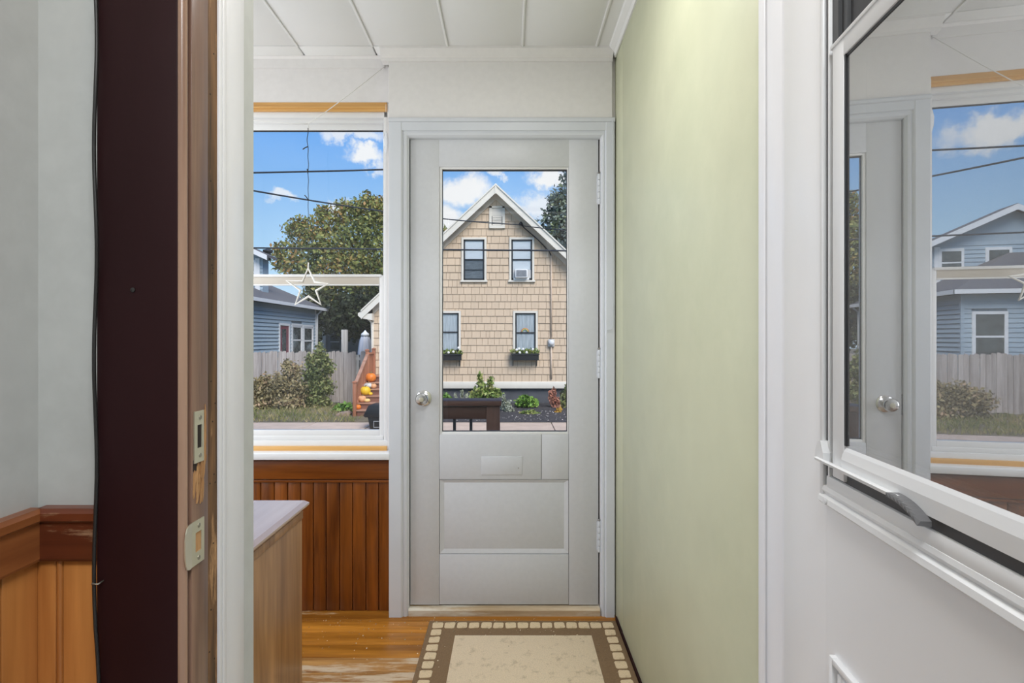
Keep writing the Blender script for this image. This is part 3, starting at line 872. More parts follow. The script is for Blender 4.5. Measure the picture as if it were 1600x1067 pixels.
# painted-over letter slot cover
boxo('letter_slot_cover', dm, (X_(752, yf), X_(816, yf), yf - .003, yf + .004, Z_(742, yf), Z_(713, yf)), door, 0.0028)
MB().lathe((X_(810, yf), yf - .003, Z_(731, yf)), [(.0025, 0), (.002, .001)], 8, 'y').build('slot_screw', M['screw'], door)
# knob
kc = (X_(662, yf), yf, Z_(622, yf))
kn = MB().lathe(kc, [(.034, 0.0), (.034, .003), (.030, .007), (.014, .010), (.013, .030), (.020, .034), (.026, .042), (.027, .052), (.023, .059), (.013, .062)], 28, 'y').build('door_knob', M['chrome'], door, smooth=True)
MB().lathe((kc[0], kc[1] - .062, kc[2]), [(.010, 0.0), (.009, .002), (.004, .0025)], 16, 'y').build('lock_cylinder', M['brass'], kn, smooth=True)
boxo('strike_gap', M['dark_hole'], (DX0 - .006, DX0 - .001, yf + .004, yk, Z_(638, yf), Z_(608, yf)), door)
# hinges
for (a, b) in ((272, 320), (546, 591), (813, 862)):
    xh = X_(936, yf)
    z0, z1 = Z_(b, yf), Z_(a, yf)
    h = MB().box(xh - .010, xh + .006, yf - .001, yf + .004, z0 + .006, z1 - .006).build('hinge', M['casing_white'], door, 0.001)
    for q in range(5):
        zz0 = z0 + (z1 - z0) * q / 5
        MB().lathe((xh, yf - .005, 0), [(.0062, zz0 + .001), (.0068, zz0 + .003), (.0068, zz0 + (z1 - z0) / 5 - .003), (.0062, zz0 + (z1 - z0) / 5 - .001)], 12).build('hinge_knuckle', M['casing_white'], h, smooth=True)
    MB().lathe((xh, yf - .005, 0), [(.004, z1 - .001), (.0065, z1 + .003), (.005, z1 + .007), (.001, z1 + .009)], 10).build('hinge_pin', M['hook'], h, smooth=True)

# casings round the far door
cL0, cL1 = X_(607.5, YD), X_(638, YD)
cR0, cR1 = X_(939.5, YD), X_(960.5, YD)
cz = Z_(185, YD)
def casing_profile(x0, x1, flip):
    w_ = x1 - x0
    pr = [(0, .030), (0, .002), (.02, 0), (.62, 0), (.68, .003), (.72, .008), (.80, .006), (.90, .008), (1.0, .016), (1.0, .030)]
    if flip: pr = [(1 - a, b) for a, b in reversed(pr)]
    return [(x0 + a * w_, YD + b) for a, b in pr]
cas = thing('trim_9', None, None, ((cL0 + cR1) / 2, YD, 0), None, 'structure')
MB().prism(casing_profile(cL0, cL1, False), 0.0, cz, 'z').build('casing_left', M['casing_white'], cas)
MB().prism(casing_profile(cR0, cR1, True), 0.0, cz, 'z').build('casing_right', M['casing_white'], cas)
hp = [(YD + .030, Z_(214, YD)), (YD + .016, Z_(213, YD)), (YD + .008, Z_(210, YD)), (YD + .006, Z_(207, YD)), (YD + .008, Z_(204, YD)), (YD + .002, Z_(203, YD)), (YD + .0015, Z_(191, YD)), (YD - .006, Z_(190, YD)), (YD - .008, Z_(186.5, YD)), (YD - .004, Z_(184, YD)), (YD + .030, Z_(184, YD))]
MB().prism(hp, cL0, cR1, 'x').build('casing_head', M['casing_white'], cas)
# door rebate (dark line round the leaf)
rb = MB()
rb.box(DX0 - .006, DX0 - .0015, 2.345, 2.40, 0, DZ1 + .006); rb.box(DX1 + .0015, DX1 + .006, 2.345, 2.40, 0, DZ1 + .006)
rb.box(DX0 - .006, DX1 + .006, 2.345, 2.40, DZ1 + .002, DZ1 + .006)
rb.build('door_stop', M['dark_hole'], cas)
th = struct('trim_10', MB().prism([(YD + .008, 0.0), (YD + .006, .026), (YD + .014, .034), (2.47, .036), (2.47, -.05), (YD + .008, -.05)], DX0 - .004, DX1 + .004, 'x'), M['threshold'])

# thin white bell wire down the right casing
wp = [W(957, 186, YD - .012), W(957.5, 300, YD - .010), W(957, 420, YD - .010), W(958, 508, YD - .010), W(956, 514, YD - .010), W(949, 515.5, YD - .008), W(948.5, 520, YD - .002)]
tag(MB().tube(wp, 0.0014, 6).build('bell_wire', M['casing_white'], None, smooth=True), 'thin white wire running down the door casing beside the green wall', 'wire')

# ================================================================== OPEN DOOR in the foreground (right)
TA = 0.105
HA = math.atan(TA)
HX, HY = 0.405, 0.80
ux, uy = -math.sin(HA), -math.cos(HA)
nx, ny = -math.cos(HA), math.sin(HA)
def DXF(p):      # x: along the leaf from the hinge, y: out of its face, z: up
    return Vector((HX + ux * p.x + nx * p.y, HY + uy * p.x + ny * p.y, p.z))
d2 = thing('door_2', None, None, (HX, HY, 0.02), None, 'structure')
def D(name, m_, b, parent=d2, bevel=0.0, label=None):
    return MB(DXF).box(*b).build(name, m_, parent, bevel, bool(bevel), label=label)
u0, u1 = 0.129, 0.700                 # storm unit outer sides
zo0, zo1 = 0.982, 1.93
D('door_stile', M['steel_door'], (0.0, u0 + .004, -.044, 0, .02, 2.03), bevel=0.002)
D('door_stile', M['steel_door'], (u1 - .004, 0.83, -.044, 0, .02, 2.03), bevel=0.002)
D('lower_face', M['steel_door'], (u0 + .003, u1 - .003, -.044, -.0002, .02, zo0 + .006))
D('upper_face', M['steel_door'], (u0 + .003, u1 - .003, -.044, -.0002, zo1 - .006, 2.03))
# storm window unit: outer flange, tracks, sashes
D('window_flange', M['aluminium'], (u0 - .002, u0 + .007, 0, .006, zo0, zo1), bevel=0.002)
D('window_flange', M['aluminium'], (u1 - .007, u1 + .002, 0, .006, zo0, zo1), bevel=0.002)
MB(DXF).prism([(0, zo0), (.006, zo0), (.009, zo0 + .003), (.008, zo0 + .009), (.003, zo0 + .012), (.006, zo0 + .017), (.005, zo0 + .022), (0, zo0 + .024)], u0, u1, 'x').build('window_flange', M['aluminium'], d2)
D('window_flange', M['aluminium'], (u0, u1, 0, .006, zo1 - .02, zo1), bevel=0.002)
D('track', M['channel_grey'], (u0 + .007, u0 + .016, -.034, .0012, zo0 + .02, zo1 - .02))
D('track', M['aluminium'], (u0 + .016, u0 + .020, -.034, .0042, zo0 + .02, zo1 - .02), bevel=0.0008)
D('track', M['channel_grey'], (u0 + .020, u0 + .034, -.034, .0006, zo0 + .02, zo1 - .02))
D('track', M['channel_grey'], (u1 - .030, u1 - .007, -.034, -.002, zo0 + .02, zo1 - .02))
# lower sash
s0, s1 = 0.157, 0.672
g0, g1 = 0.184, 0.640
sz0, sz1, gz0, gz1 = 1.020, 1.532, 1.062, 1.508
sh = D('storm_sash', M['aluminium'], (s0, g0, -.010, .005, sz0, sz1), bevel=0.002, label='lower sliding sash of white aluminium')
D('sash_stile', M['aluminium'], (g1, s1, -.010, .005, sz0, sz1), sh, 0.002)
D('top_rail', M['aluminium'], (g0 - .001, g1 + .001, -.010, .005, gz1, sz1), sh, 0.002)
D('top_rail_lip', M['aluminium'], (s0 - .002, s1, -.010, .0065, sz1 - .004, sz1 + .001), sh, 0.001)
MB(DXF).prism([(-.010, sz0 + .010), (.006, sz0 + .010), (.0065, sz0 + .026), (.004, gz0 - .006), (.001, gz0), (-.010, gz0)], g0 - .002, g1 + .002, 'x').build('bottom_rail', M['aluminium'], sh)
gsk = MB(DXF)
gsk.box(g0, g0 + .0035, -.006, .004, gz0, gz1); gsk.box(g0, g1, -.006, .003, gz1 - .003, gz1); gsk.box(g1 - .003, g1, -.006, .003, gz0, gz1)
gsk.build('glazing_gasket', M['black_sash'], sh)
D('pane', M['storm_glass'], (g0 - .002, g1 + .002, -.002, .002, gz0 - .002, gz1 + .002), sh)
# lift rail with its curved dark clip
lift = MB(DXF).prism([(.004, 1.030), (.014, 1.0345), (.015, 1.0375), (.012, 1.0385), (.004, 1.036)], 0.133, 0.300, 'x').build('lift_rail', M['aluminium'], sh)
clip = MB(DXF)
cpts = []
for k in range(9):
    t = k / 8
    cpts.append((0.290 + .046 * t, 1.0385 - .012 * t ** 2.4))
for a, b in zip(cpts[:-1], cpts[1:]):
    clip.add([(a[0], .006, a[1]), (a[0], .018, a[1]), (b[0], .015, b[1]), (b[0], .006, b[1]),
              (a[0], .006, a[1] - .005), (a[0], .018, a[1] - .004), (b[0], .018, b[1] - .004), (b[0], .006, b[1] - .005)],
             [(0, 1, 2, 3), (4, 7, 6, 5), (0, 4, 5, 1), (1, 5, 6, 2), (2, 6, 7, 3), (3, 7, 4, 0)])
clip.build('lift_clip', M['clip_grey'], lift)
D('bottom_track', M['channel_grey'], (u0 + .006, u1 - .006, -.03, .0008, zo0 + .024, sz0 + .014))
D('bottom_ledge', M['aluminium'], (u0 + .012, u1 - .02, -.01, .0045, zo0 + .020, zo0 + .036), bevel=0.002)
MB(DXF).prism([(0.117, .985), (0.129, .985), (0.129, 1.052), (0.1235, 1.064), (0.117, 1.045)], 0.004, 0.020, 'y').build('corner_latch', M['aluminium'], d2) if False else None
MB(DXF).prism([(0.128, 1.034), (0.150, 1.034), (0.150, 1.046), (0.143, 1.060), (0.136, 1.058), (0.130, 1.046)], 0.0, 0.012, 'y').build('corner_latch', M['aluminium'], d2)
# upper screen sash, set deeper
us = D('screen_sash', M['channel_grey'], (s0 + .0, s0 + .016, -.032, -.004, sz1 - .03, zo1 - .02), bevel=0.002)
D('insect_screen', M['screen_dark'], (s0 + .016, s1, -.012, -.009, sz1 - .03, zo1 - .02), us)
# rivet in the flange
MB(DXF).lathe((0.150, .009, .988), [(.0035, -.002), (.003, .0012), (.001, .002)], 10, 'y').build('rivet', M['aluminium'], d2)
# raised moulding of the lower panel
px0, px1, pz0, pz1 = 0.153, 0.68, 0.16, 0.806
mo = MB(DXF)
w_ = .026
def moulding(a, b, c, d):
    mo.box(a, b, -.001, .007, c, d)
mo.box(px0, px0 + .008, -.002, .007, pz0, pz1); mo.box(px1 - .008, px1, -.002, .007, pz0, pz1)
mo.box(px0 + .008, px1 - .008, -.002, .007, pz1 - .008, pz1); mo.box(px0 + .008, px1 - .008, -.002, .007, pz0, pz0 + .008)
mo.box(px0 + .014, px0 + .024, -.002, .004, pz0 + .014, pz1 - .014); mo.box(px1 - .024, px1 - .014, -.002, .004, pz0 + .014, pz1 - .014)
mo.box(px0 + .024, px1 - .024, -.002, .004, pz1 - .024, pz1 - .014); mo.box(px0 + .024, px1 - .024, -.002, .004, pz0 + .014, pz0 + .024)
mo.build('panel_moulding', M['steel_door'], d2, 0.0015, True)
MB(DXF).lathe((0.36, .0, 0.885), [(.003, -.001), (.0025, .0012), (.001, .0016)], 8, 'y').build('face_screw', M['aluminium'], d2)

# ================================================================== THINGS IN THE PORCH AND HALL
# --- cabinet
cb = thing('cabinet', 'brown wood-grain cabinet with an overhanging top coloured pale for its sky sheen beside the doorway', 'cabinet', (-0.95, 1.42, 0))
cxr = X_(472, 1.735)                  # right side plane
ctop = Z_(782, 1.75)
boxo('side_panel', M['cabinet'], (cxr - .018, cxr, 1.02, 1.735, 0.0, ctop - .030), cb, 0.001)
boxo('side_panel', M['cabinet'], (-1.26, -1.242, 1.02, 1.735, 0.0, ctop - .030), cb, 0.001)
boxo('back_panel', M['cabinet'], (-1.242, cxr - .018, 1.035, 1.045, 0.05, ctop - .030), cb)
boxo('plinth', M['cabinet'], (-1.242, cxr - .018, 1.70, 1.715, 0.0, 0.07), cb)
for q in range(3):
    z0 = .08 + q * (ctop - .12) / 3
    dr = boxo('drawer_front', M['cabinet'], (-1.238, cxr - .022, 1.722, 1.738, z0, z0 + (ctop - .12) / 3 - .006), cb, 0.002)
    MB().lathe(((-1.238 + cxr - .022) / 2, 1.738, z0 + .08), [(.006, 0), (.006, -.012), (.014, -.018), (.012, -.024), (.002, -.026)], 14, 'y').build('drawer_knob', M['chrome'], dr, smooth=True)
cx1 = X_(483, 1.75)
MB().prism([(cx1 - .016, ctop), (cx1, ctop - .006), (cx1, ctop - .012), (cx1 - .010, ctop - .024), (cxr - .02, ctop - .030), (-1.275, ctop - .030), (-1.275, ctop)], 1.0, 1.752, 'y').build('top', M['cabinet_top'], cb)
MB().box(cxr - .001, cxr + .004, 1.02, 1.735, ctop - .052, ctop - .028).build('top_moulding', M['cabinet'], cb, 0.002, True)

# --- entrance mat with a tile border
mx0, mx1, my0, my1 = -0.336, 0.4405, 1.05, 2.253
rug = thing('floor_mat', 'beige floor mat with a brown border of small tile squares before the door', 'mat', ((mx0 + mx1) / 2, (my0 + my1) / 2, 0.001))
MB().box(mx0, mx1, my0, my1, .001, .0075).build('mat_border', M['mat_brown'], rug, 0.003, True)
MB().box(mx0 + .118, mx1 - .118, my0 + .115, my1 - .115, .006, .0092).build('mat_field', M['mat_beige'], rug, 0.0012, True)
tb = MB()
tm = []
for q in range(5):
    pts = []
    for cxs, cys in ((-1, -1), (1, -1), (1, 1), (-1, 1)):
        x_, y_ = cxs * random.uniform(.0195, .0225), cys * random.uniform(.0195, .0225)
        pts += [(x_, y_ * .75), (x_ * .75, y_)] if cxs * cys > 0 else [(x_ * .75, y_), (x_, y_ * .75)]
    tm.append(MB().prism(pts, 0, .003, 'z').mesh('mat_tile', M['mat_tile']))
def mat_tile(x_, y_):
    place('mat_tile', random.choice(tm), rug, (x_, y_, .0065), (0, 0, random.uniform(-.05, .05) + random.choice((0, PI))))
ntop = 15
inx = .040
for q in range(ntop):
    x_ = mx0 + inx + (mx1 - mx0 - 2 * inx) * q / (ntop - 1)
    mat_tile(x_, my1 - inx)
ns = 22
for q in range(1, ns):
    y_ = my1 - inx - (my1 - my0 - 2 * inx) * q / (ns - 1)
    mat_tile(mx0 + inx, y_); mat_tile(mx1 - inx, y_)

# --- crumbs and flakes of paint
cr = MB()
for q in range(260):
    x_ = random.uniform(-0.9, 0.40); y_ = 2.30 - abs(random.gauss(0, .16))
    if y_ < 1.7: continue
    onmat = mx0 < x_ < mx1 and y_ < my1
    r = random.choice((.0012, .0016, .002, .0032)); z = .0095 if onmat else .0005
    a = random.uniform(0, PI)
    cr.add([(x_ + r * math.cos(a), y_ + r * math.sin(a), z), (x_ - r * math.sin(a) * .8, y_ + r * math.cos(a), z), (x_ - r * math.cos(a), y_ - r * math.sin(a), z), (x_ + r * .3, y_, z + r)],
           [(0, 1, 2), (0, 1, 3), (1, 2, 3), (2, 0, 3)])
tag(cr.build('paint_flakes', M['crumbs'], None, kind='stuff'), 'pale crumbs and paint flakes scattered on the floor by the door', 'debris')

# --- hanging star, its wire and the white string
star = thing('hanging_star', 'white five-pointed star hanging on a dark wire before the window', 'star ornament', W(482, 476, 2.29))
op = [(481.5, 419), (492, 440.5), (513.5, 443), (494, 454), (501.5, 476), (482, 463), (461.5, 475.5), (469.5, 453.5), (448, 438.5), (473, 440)]
MB().tube([W(a, b, 2.29) for a, b in op], 0.0056, 8, True).build('star_frame', M['star_white'], star, smooth='all')
wire = []
for k in range(60):
    t = k / 59
    py = 200 + (416 - 200) * t
    wire.append(W(481.6 + 0.6 * math.sin(k * .9) * (1 - t * .7) - 1.2 * math.exp(-((t - .08) / .08) ** 2), py, 2.29))
wire_o = MB().tube(wire, [0.0017 - 0.0007 * k / 59 for k in range(60)], 6).build('hanging_wire', M['black_cable'], star, smooth='all')
for (a, b, c, d) in ((481, 229, 473, 233.5), (481, 271, 480, 264), (481.5, 312, 476, 305)):
    MB().tube([W(a, b, 2.29), W((a + c) / 2, (b + d) / 2 - .6, 2.287), W(c, d, 2.286)], 0.0022, 6).build('wire_end', M['black_cable'], wire_o, smooth='all')
MB().tube([W(482, 410, 2.289), W(481.5, 420, 2.289)], 0.003, 8).build('hanger_tube', M['star_white'], star, smooth='all')
hk = Vector((XC - .012, YW - .012, Z_(102, YW)))
sp = [W(482, 203, 2.291), W(482, 193, 2.291), W(510, 174, 2.297), W(545, 148, 2.312), hk]
tag(MB().tube(sp, 0.0018, 6).build('white_string', M['white_string'], None, smooth='all'), 'white string slanting from a hook above the window down to the star wire', 'string')
tag(MB().tube([W(482, 194, 2.293), W(440, 192, 2.32), W(400, 188.5, 2.345), W(360, 186, 2.357)], 0.0016, 6).build('white_string', M['white_string'], None, smooth='all'), 'white string running level along the window head to the left', 'string')
hook = thing('ceiling_hook', 'small metal hook at the wall corner above the window', 'hook', hk)
MB().lathe(hk + Vector((0, .012, 0)), [(.006, 0), (.005, .002), (.002, .003)], 10, 'y').build('hook_plate', M['hook'], hook)
MB().tube([hk + Vector((0, .010, 0)), hk + Vector((0, -.003, -.002)), hk + Vector((0, -.006, -.010)), hk + Vector((0, .001, -.014))], 0.0014, 6).build('hook_bend', M['hook'], hook, smooth='all')
# --- glass drop hung at the right side of the window
cd = thing('glass_drop', 'clear faceted glass drop hanging at the right window jamb', 'ornament', W(603, 240, 2.335))
c0 = W(603, 222, 2.335)
MB().lathe((c0.x, c0.y, 0), [(.001, c0.z - .050), (.010, c0.z - .020), (.0115, c0.z + .012), (.006, c0.z + .040), (.001, c0.z + .046)], 6).build('drop', M['crystal'], cd)
MB().tube([c0 + Vector((0, 0, .045)), W(603, 163, 2.338)], 0.0008, 5).build('drop_thread', M['white_string'], cd)

# --- black cable beside the maroon casing
cp = []
for k in range(40):
    t = k / 39
    py = -20 + 1110 * t
    x = 149 + 2.2 * math.sin(t * 21) + (3 if py > 980 else 0) * min(1, (py - 980) / 80)
    cp.append(W(x, py, .728 + .002 * math.sin(t * 33)))
cable = thing('cable', 'black cable stapled along the left edge of the maroon casing', 'cable', cp[-1])
MB().tube(cp, 0.0023, 8).build('cable_run', M['black_cable'], cable, smooth='all')
for py in (911,):
    c = W(151, py, .7275)
    MB().tube([c + Vector((-.006, .006, .001)), c + Vector((-.004, -.003, 0)), c + Vector((.004, -.003, 0)), c + Vector((.005, .006, .001))], 0.0011, 6).build('cable_staple', M['screw'], cable, smooth='all')

# ================================================================== OUTSIDE: ground
GZ = -0.97
struct('lawn', MB().box(-45, 45, 13.8, 120, GZ - .5, GZ), M['soil'])
struct('road', MB().box(-45, 45, 4.4, 12.45, GZ - .5, GZ - .13), M['asphalt'])
struct('yard_near', MB().box(-45, 45, -30, 4.4, GZ - .5, GZ - .05), M['lawn'])
struct('kerb', MB().box(-45, 45, 12.45, 12.62, GZ - .5, GZ - .004), M['kerb'], 0.02)
sw = thing('sidewalk', None, None, (0, 13.2, GZ), None, 'structure')
MB().box(-45, 45, 12.62, 13.8, GZ - .4, GZ - .035).build('sidewalk_base', M['kerb'], sw)
slab = MB().box(-.74, .74, 12.63 - 13.2, 13.79 - 13.2, -.06, 0).mesh('sidewalk_slab', M['sidewalk'], bevel=.01)
for k in range(-12, 9):
    place('sidewalk_slab', slab, sw, (k * 1.5 + .3, 13.2, GZ + random.uniform(-.004, .004)))
struct('planting_bed', MB().prism([(13.82, GZ - .2), (13.82, GZ + .005), (14.6, GZ + .05), (16.0, GZ + .10), (16.95, GZ + .12), (16.95, GZ - .2)], -3.0, 5.4, 'x'), M['mulch'])
pb = MB()
for q in range(300):
    x_ = random.uniform(-2.6, 2.4); y_ = random.uniform(13.9, 15.6) if random.random() < .75 else random.uniform(14, 16.5)
    r = random.uniform(.009, .024); z = GZ + .02 + (y_ - 13.8) * .036
    pb.add([(x_ - r, y_ - r * .7, z), (x_ + r, y_ - r, z), (x_ + r * .8, y_ + r, z), (x_ - r * .7, y_ + r * .9, z), (x_, y_, z + r)], [(0, 1, 4), (1, 2, 4), (2, 3, 4), (3, 0, 4)])
tag(pb.build('bark_chips', M['pebble'], None, kind='stuff'), 'pale chips and fallen petals strewn over the dark mulch bed', 'debris')

# ================================================================== TAN SHINGLED HOUSE
HYF = 16.9
S = F / HYF
hx0, hx1 = -4.27, 3.39
hxm = (hx0 + hx1) / 2
zbase = Z_(596, HYF)
slope = 0.938
zap = Z_(290, 16.6) - .10              # wall apex (under the roof skin)
zev = zap - slope * (hx1 - hxm)
house = thing('house', 'tan shingled gable house with cream rakes across the street', 'house', (hxm, HYF, GZ))
MB().prism([(hx0, zbase - .02), (hx1, zbase - .02), (hx1, zev), (hxm, zap), (hx0, zev)], HYF, 27, 'y').build('wall', M['shingle_back'], house)
MB().box(hx0 + .05, hx1 - .05, HYF + .06, 26.9, GZ - .3, zbase).build('foundation', M['foundation'], house)
boxo('base_trim', M['trim_cream'], (hx0 - .02, hx1 + .02, HYF - .05, HYF + .02, Z_(607, HYF - .05), zbase), house, 0.01)
boxo('corner_board', M['trim_cream'], (hx0 - .03, hx0 + .015, HYF - .03, HYF + .1, zbase, zev), house, 0.008)
# roof slabs, rakes, soffits
for sgn, nm in ((-1, 'l'), (1, 'r')):
    ex = hxm + sgn * (hx1 - hxm + .30)
    ez = zap - slope * abs(ex - hxm)
    MB().prism([(hxm, zap + .06), (ex, ez + .06), (ex, ez + .16), (hxm, zap + .16)], 16.58, 27.3, 'y').build('roof_slope', M['roof_shingle'], house)
    MB().prism([(hxm, zap + .13), (ex, ez + .13), (ex, ez - .13), (hxm, zap - .13)], 16.55, 16.59, 'y').build('rake_board', M['trim_cream'], house)
    MB().prism([(hxm, zap + .152), (ex, ez + .152), (ex, ez + .10), (hxm, zap + .10)], 16.52, 16.56, 'y').build('rake_moulding', M['trim_cream'], house)
    MB().prism([(hxm, zap + .05), (ex, ez + .05), (ex, ez - .02), (hxm, zap - .02)], 16.58, HYF + .02, 'y').build('rake_soffit', M['trim_soffit'], house)
    MB().prism([(hxm, zap - .06), (ex - sgn * .3, ez + .3 * slope - .06), (ex - sgn * .3, ez + .3 * slope - .26), (hxm, zap - .26)], HYF - .05, HYF + .01, 'y').build('frieze_board', M['trim_soffit'], house)
    MB().prism([(ex, ez + .10), (ex + sgn * .09, ez + .06), (ex + sgn * .09, ez - .02), (ex, ez - .10)], 16.55, 27.2, 'y').build('gutter', M['trim_cream'], house)
    # boxed eave return
    MB().prism([(ex, ez + .02), (ex - sgn * .33, ez + .05), (ex - sgn * .33, ez - .16), (ex, ez - .10)], 16.58, HYF, 'y').build('eave_return', M['trim_cream'], house)
MB().box(hxm - .03, hxm + .03, 16.53, 16.6, zap - .16, zap + .14).build('ridge_block', M['trim_cream'], house)
# downspout at the left corner
MB().tube([(hx0 - .22, 16.7, zev - .28), (hx0 - .05, HYF - .06, zev - .5), (hx0 - .03, HYF - .06, zev - .8), (hx0 - .03, HYF - .06, GZ + .3)], .035, 8).build('downspout', M['trim_cream'], house, smooth='all')

win_px = [(724.5, 757, 374.5, 437.5), (799, 831.5, 374.5, 437.5), (685, 717, 489, 549), (805, 837, 489, 551)]
holes = []
for (a, b, c, d) in win_px:
    holes.append((X_(a, HYF) - .07, X_(b, HYF) + .07, Z_(d, HYF) - .07, Z_(c, HYF) + .07))
vx0, vx1, vz0, vz1 = X_(764.5, HYF), X_(789, HYF), Z_(357, HYF), Z_(322.5, HYF)
holes.append((vx0, vx1, vz0, vz1))

# shingles: courses of separate shakes
ROW = 0.2275
widths = [.115, .15, .18, .205, .235, .26]
shm = {}
def shake(w_, h_):
    y1_, y0_ = -.028, -.006
    return MB().add([(0, y1_, 0), (w_, y1_, 0), (w_, y0_, h_), (0, y0_, h_), (0, .004, 0), (w_, .004, 0), (w_, .004, h_), (0, .004, h_)],
                    [(0, 1, 2, 3), (4, 7, 6, 5), (0, 4, 5, 1), (1, 5, 6, 2), (2, 6, 7, 3), (3, 7, 4, 0)])
for w_ in widths:
    shm[w_] = shake(w_, ROW + .01).mesh('shingle', M['shingle'])
cands, rest = [], MB()
nrow = int((zap - zbase) / ROW) + 1
for r in range(nrow):
    z = zbase + r * ROW
    def xlim(zz): return (zap - zz) / slope
    half = min(hx1 - hxm - .02, xlim(z + ROW) - .02)
    if half < .1: continue
    x = hxm - half - random.uniform(0, .1)
    x = max(x, hx0 + .016)
    while x < hxm + half - .05:
        w_ = random.choice(widths)
        xa, xb_ = x, x + w_ - .010
        x += w_
        if xb_ > hxm + half: xb_ = hxm + half
        spans = [(xa, xb_, z, z + ROW + .01)]
        for (h0, h1, q0, q1) in holes:
            ns_ = []
            for (a, b, c, d) in spans:
                if b <= h0 or a >= h1 or d - .012 <= q0 or c >= q1:
                    ns_.append((a, b, c, d)); continue
                if a < h0: ns_.append((a, h0, c, d))
                if b > h1: ns_.append((h1, b, c, d))
                la, lb = max(a, h0), min(b, h1)
                if c < q0: ns_.append((la, lb, c, q0))
                if d > q1: ns_.append((la, lb, q1, d))
            spans = ns_
        for (a, b, c, d) in spans:
            if b - a < .012 or d - c < .012: continue
            pxc = CX + (a + b) / 2 * S
            full = abs((b - a) - (w_ - .010)) < 1e-6 and abs(d - c - ROW - .01) < 1e-6
            if full and 694 < pxc < 882 and w_ >= .18:
                cands.append((w_, a, c))
            else:
                rest.add([v + Vector((a, HYF, c)) for v in shake(b - a, d - c).v], [(0, 1, 2, 3), (4, 7, 6, 5), (0, 4, 5, 1), (1, 5, 6, 2), (2, 6, 7, 3), (3, 7, 4, 0)])
cands.sort(key=lambda t: -t[0])
for w_ in widths:
    shm[w_] = shake(w_ - .010, ROW + .01).mesh('shingle', M['shingle'])
for i, (w_, a, c) in enumerate(cands):
    if i < 300:
        place('shingle', shm[w_], house, (a, HYF, c))
    else:
        rest.add([v + Vector((a, HYF, c)) for v in shake(w_ - .010, ROW + .01).v], [(0, 1, 2, 3), (4, 7, 6, 5), (0, 4, 5, 1), (1, 5, 6, 2), (2, 6, 7, 3), (3, 7, 4, 0)])
rest.build('shingle_courses', M['shingle'], house, kind='stuff')


def house_window(a, b, c, d, lower, split):
    x0, x1, z0, z1 = X_(a, HYF), X_(b, HYF), Z_(d, HYF), Z_(c, HYF)
    t_ = .065
    tr = MB()
    tr.box(x0 - t_, x0, HYF - .055, HYF + .01, z0 - t_, z1 + t_); tr.box(x1, x1 + t_, HYF - .055, HYF + .01, z0 - t_, z1 + t_)
    tr.box(x0, x1, HYF - .055, HYF + .01, z1, z1 + t_); tr.box(x0 - t_ - .03, x1 + t_ + .03, HYF - .075, HYF + .01, z0 - t_, z0 - .01)
    w0 = tr.build('window', M['trim_cream'], house)
    sh_ = MB(); f_ = .045
    sh_.box(x0, x0 + f_, HYF - .045, HYF, z0, z1); sh_.box(x1 - f_, x1, HYF - .045, HYF, z0, z1)
    sh_.box(x0, x1, HYF - .045, HYF, z1 - f_, z1); sh_.box(x0, x1, HYF - .045, HYF, z0, z0 + f_)
    zm = z0 + (z1 - z0) * split
    sh_.box(x0 + f_, x1 - f_, HYF - .042, HYF, zm - .02, zm + .02)
    if not lower:
        for zz in ((zm + z1) / 2,) + (((zm + z0) / 2,) if a < 780 else ()):
            sh_.box(x0 + f_, x1 - f_, HYF - .035, HYF, zz - .012, zz + .012)
    sh_.build('window_sash', M['black_sash'], w0)
    boxo('pane', M['glass'], (x0 + f_, x1 - f_, HYF - .026, HYF - .022, zm, z1 - f_), w0)
    boxo('pane', M['glass'], (x0 + f_, x1 - f_, HYF - .020, HYF - .016, z0 + f_, zm), w0)
    if lower:
        n = 14
        for nm, za, zb_ in (('curtain', zm, z1 - f_), ('curtain', z0 + f_, zm)):
            cu = MB(); pts = []
            for q in range(n + 1):
                pts.append((x0 + f_ + (x1 - x0 - 2 * f_) * q / n, HYF - .008 + .005 * math.sin(q * 2.1)))
            cu.prism(pts + [(x1 - f_, HYF + .006), (x0 + f_, HYF + .006)], za, zb_, 'z')
            cu.build(nm, M['curtain'], w0)
    else:
        boxo('blind', M['blind'], (x0 + f_, x1 - f_, HYF - .012, HYF + .004, zm, z1 - f_), w0)
        boxo('blind' if a > 780 else 'room_behind', M['blind'] if a > 780 else M['dim_room'], (x0 + f_, x1 - f_, HYF - .010, HYF + .004, z0 + f_, zm), w0)
    return x0, x1, z0, z1

R = [house_window(*p, i > 1, .5) for i, p in enumerate(win_px)]
# rainbow in the right lower window
x0, x1, z0, z1 = R[3]
zm = z0 + (z1 - z0) * .5 + .03
rc = Vector((x0 + (x1 - x0) * .48, HYF - .033, zm))
rbw = thing('rainbow_decoration', 'small rainbow decoration in the lower right window of the tan house', 'decoration', rc)
for nm, r_, m_ in (('rainbow_band', .115, 'rainbow_red'), ('rainbow_band', .092, 'rainbow_gold'), ('rainbow_band', .070, 'rainbow_green')):
    MB().tube([rc + Vector((r_ * math.cos(PI * k / 12), 0, r_ * math.sin(PI * k / 12))) for k in range(13)], .011, 6).build(nm, M[m_], rbw, smooth='all')
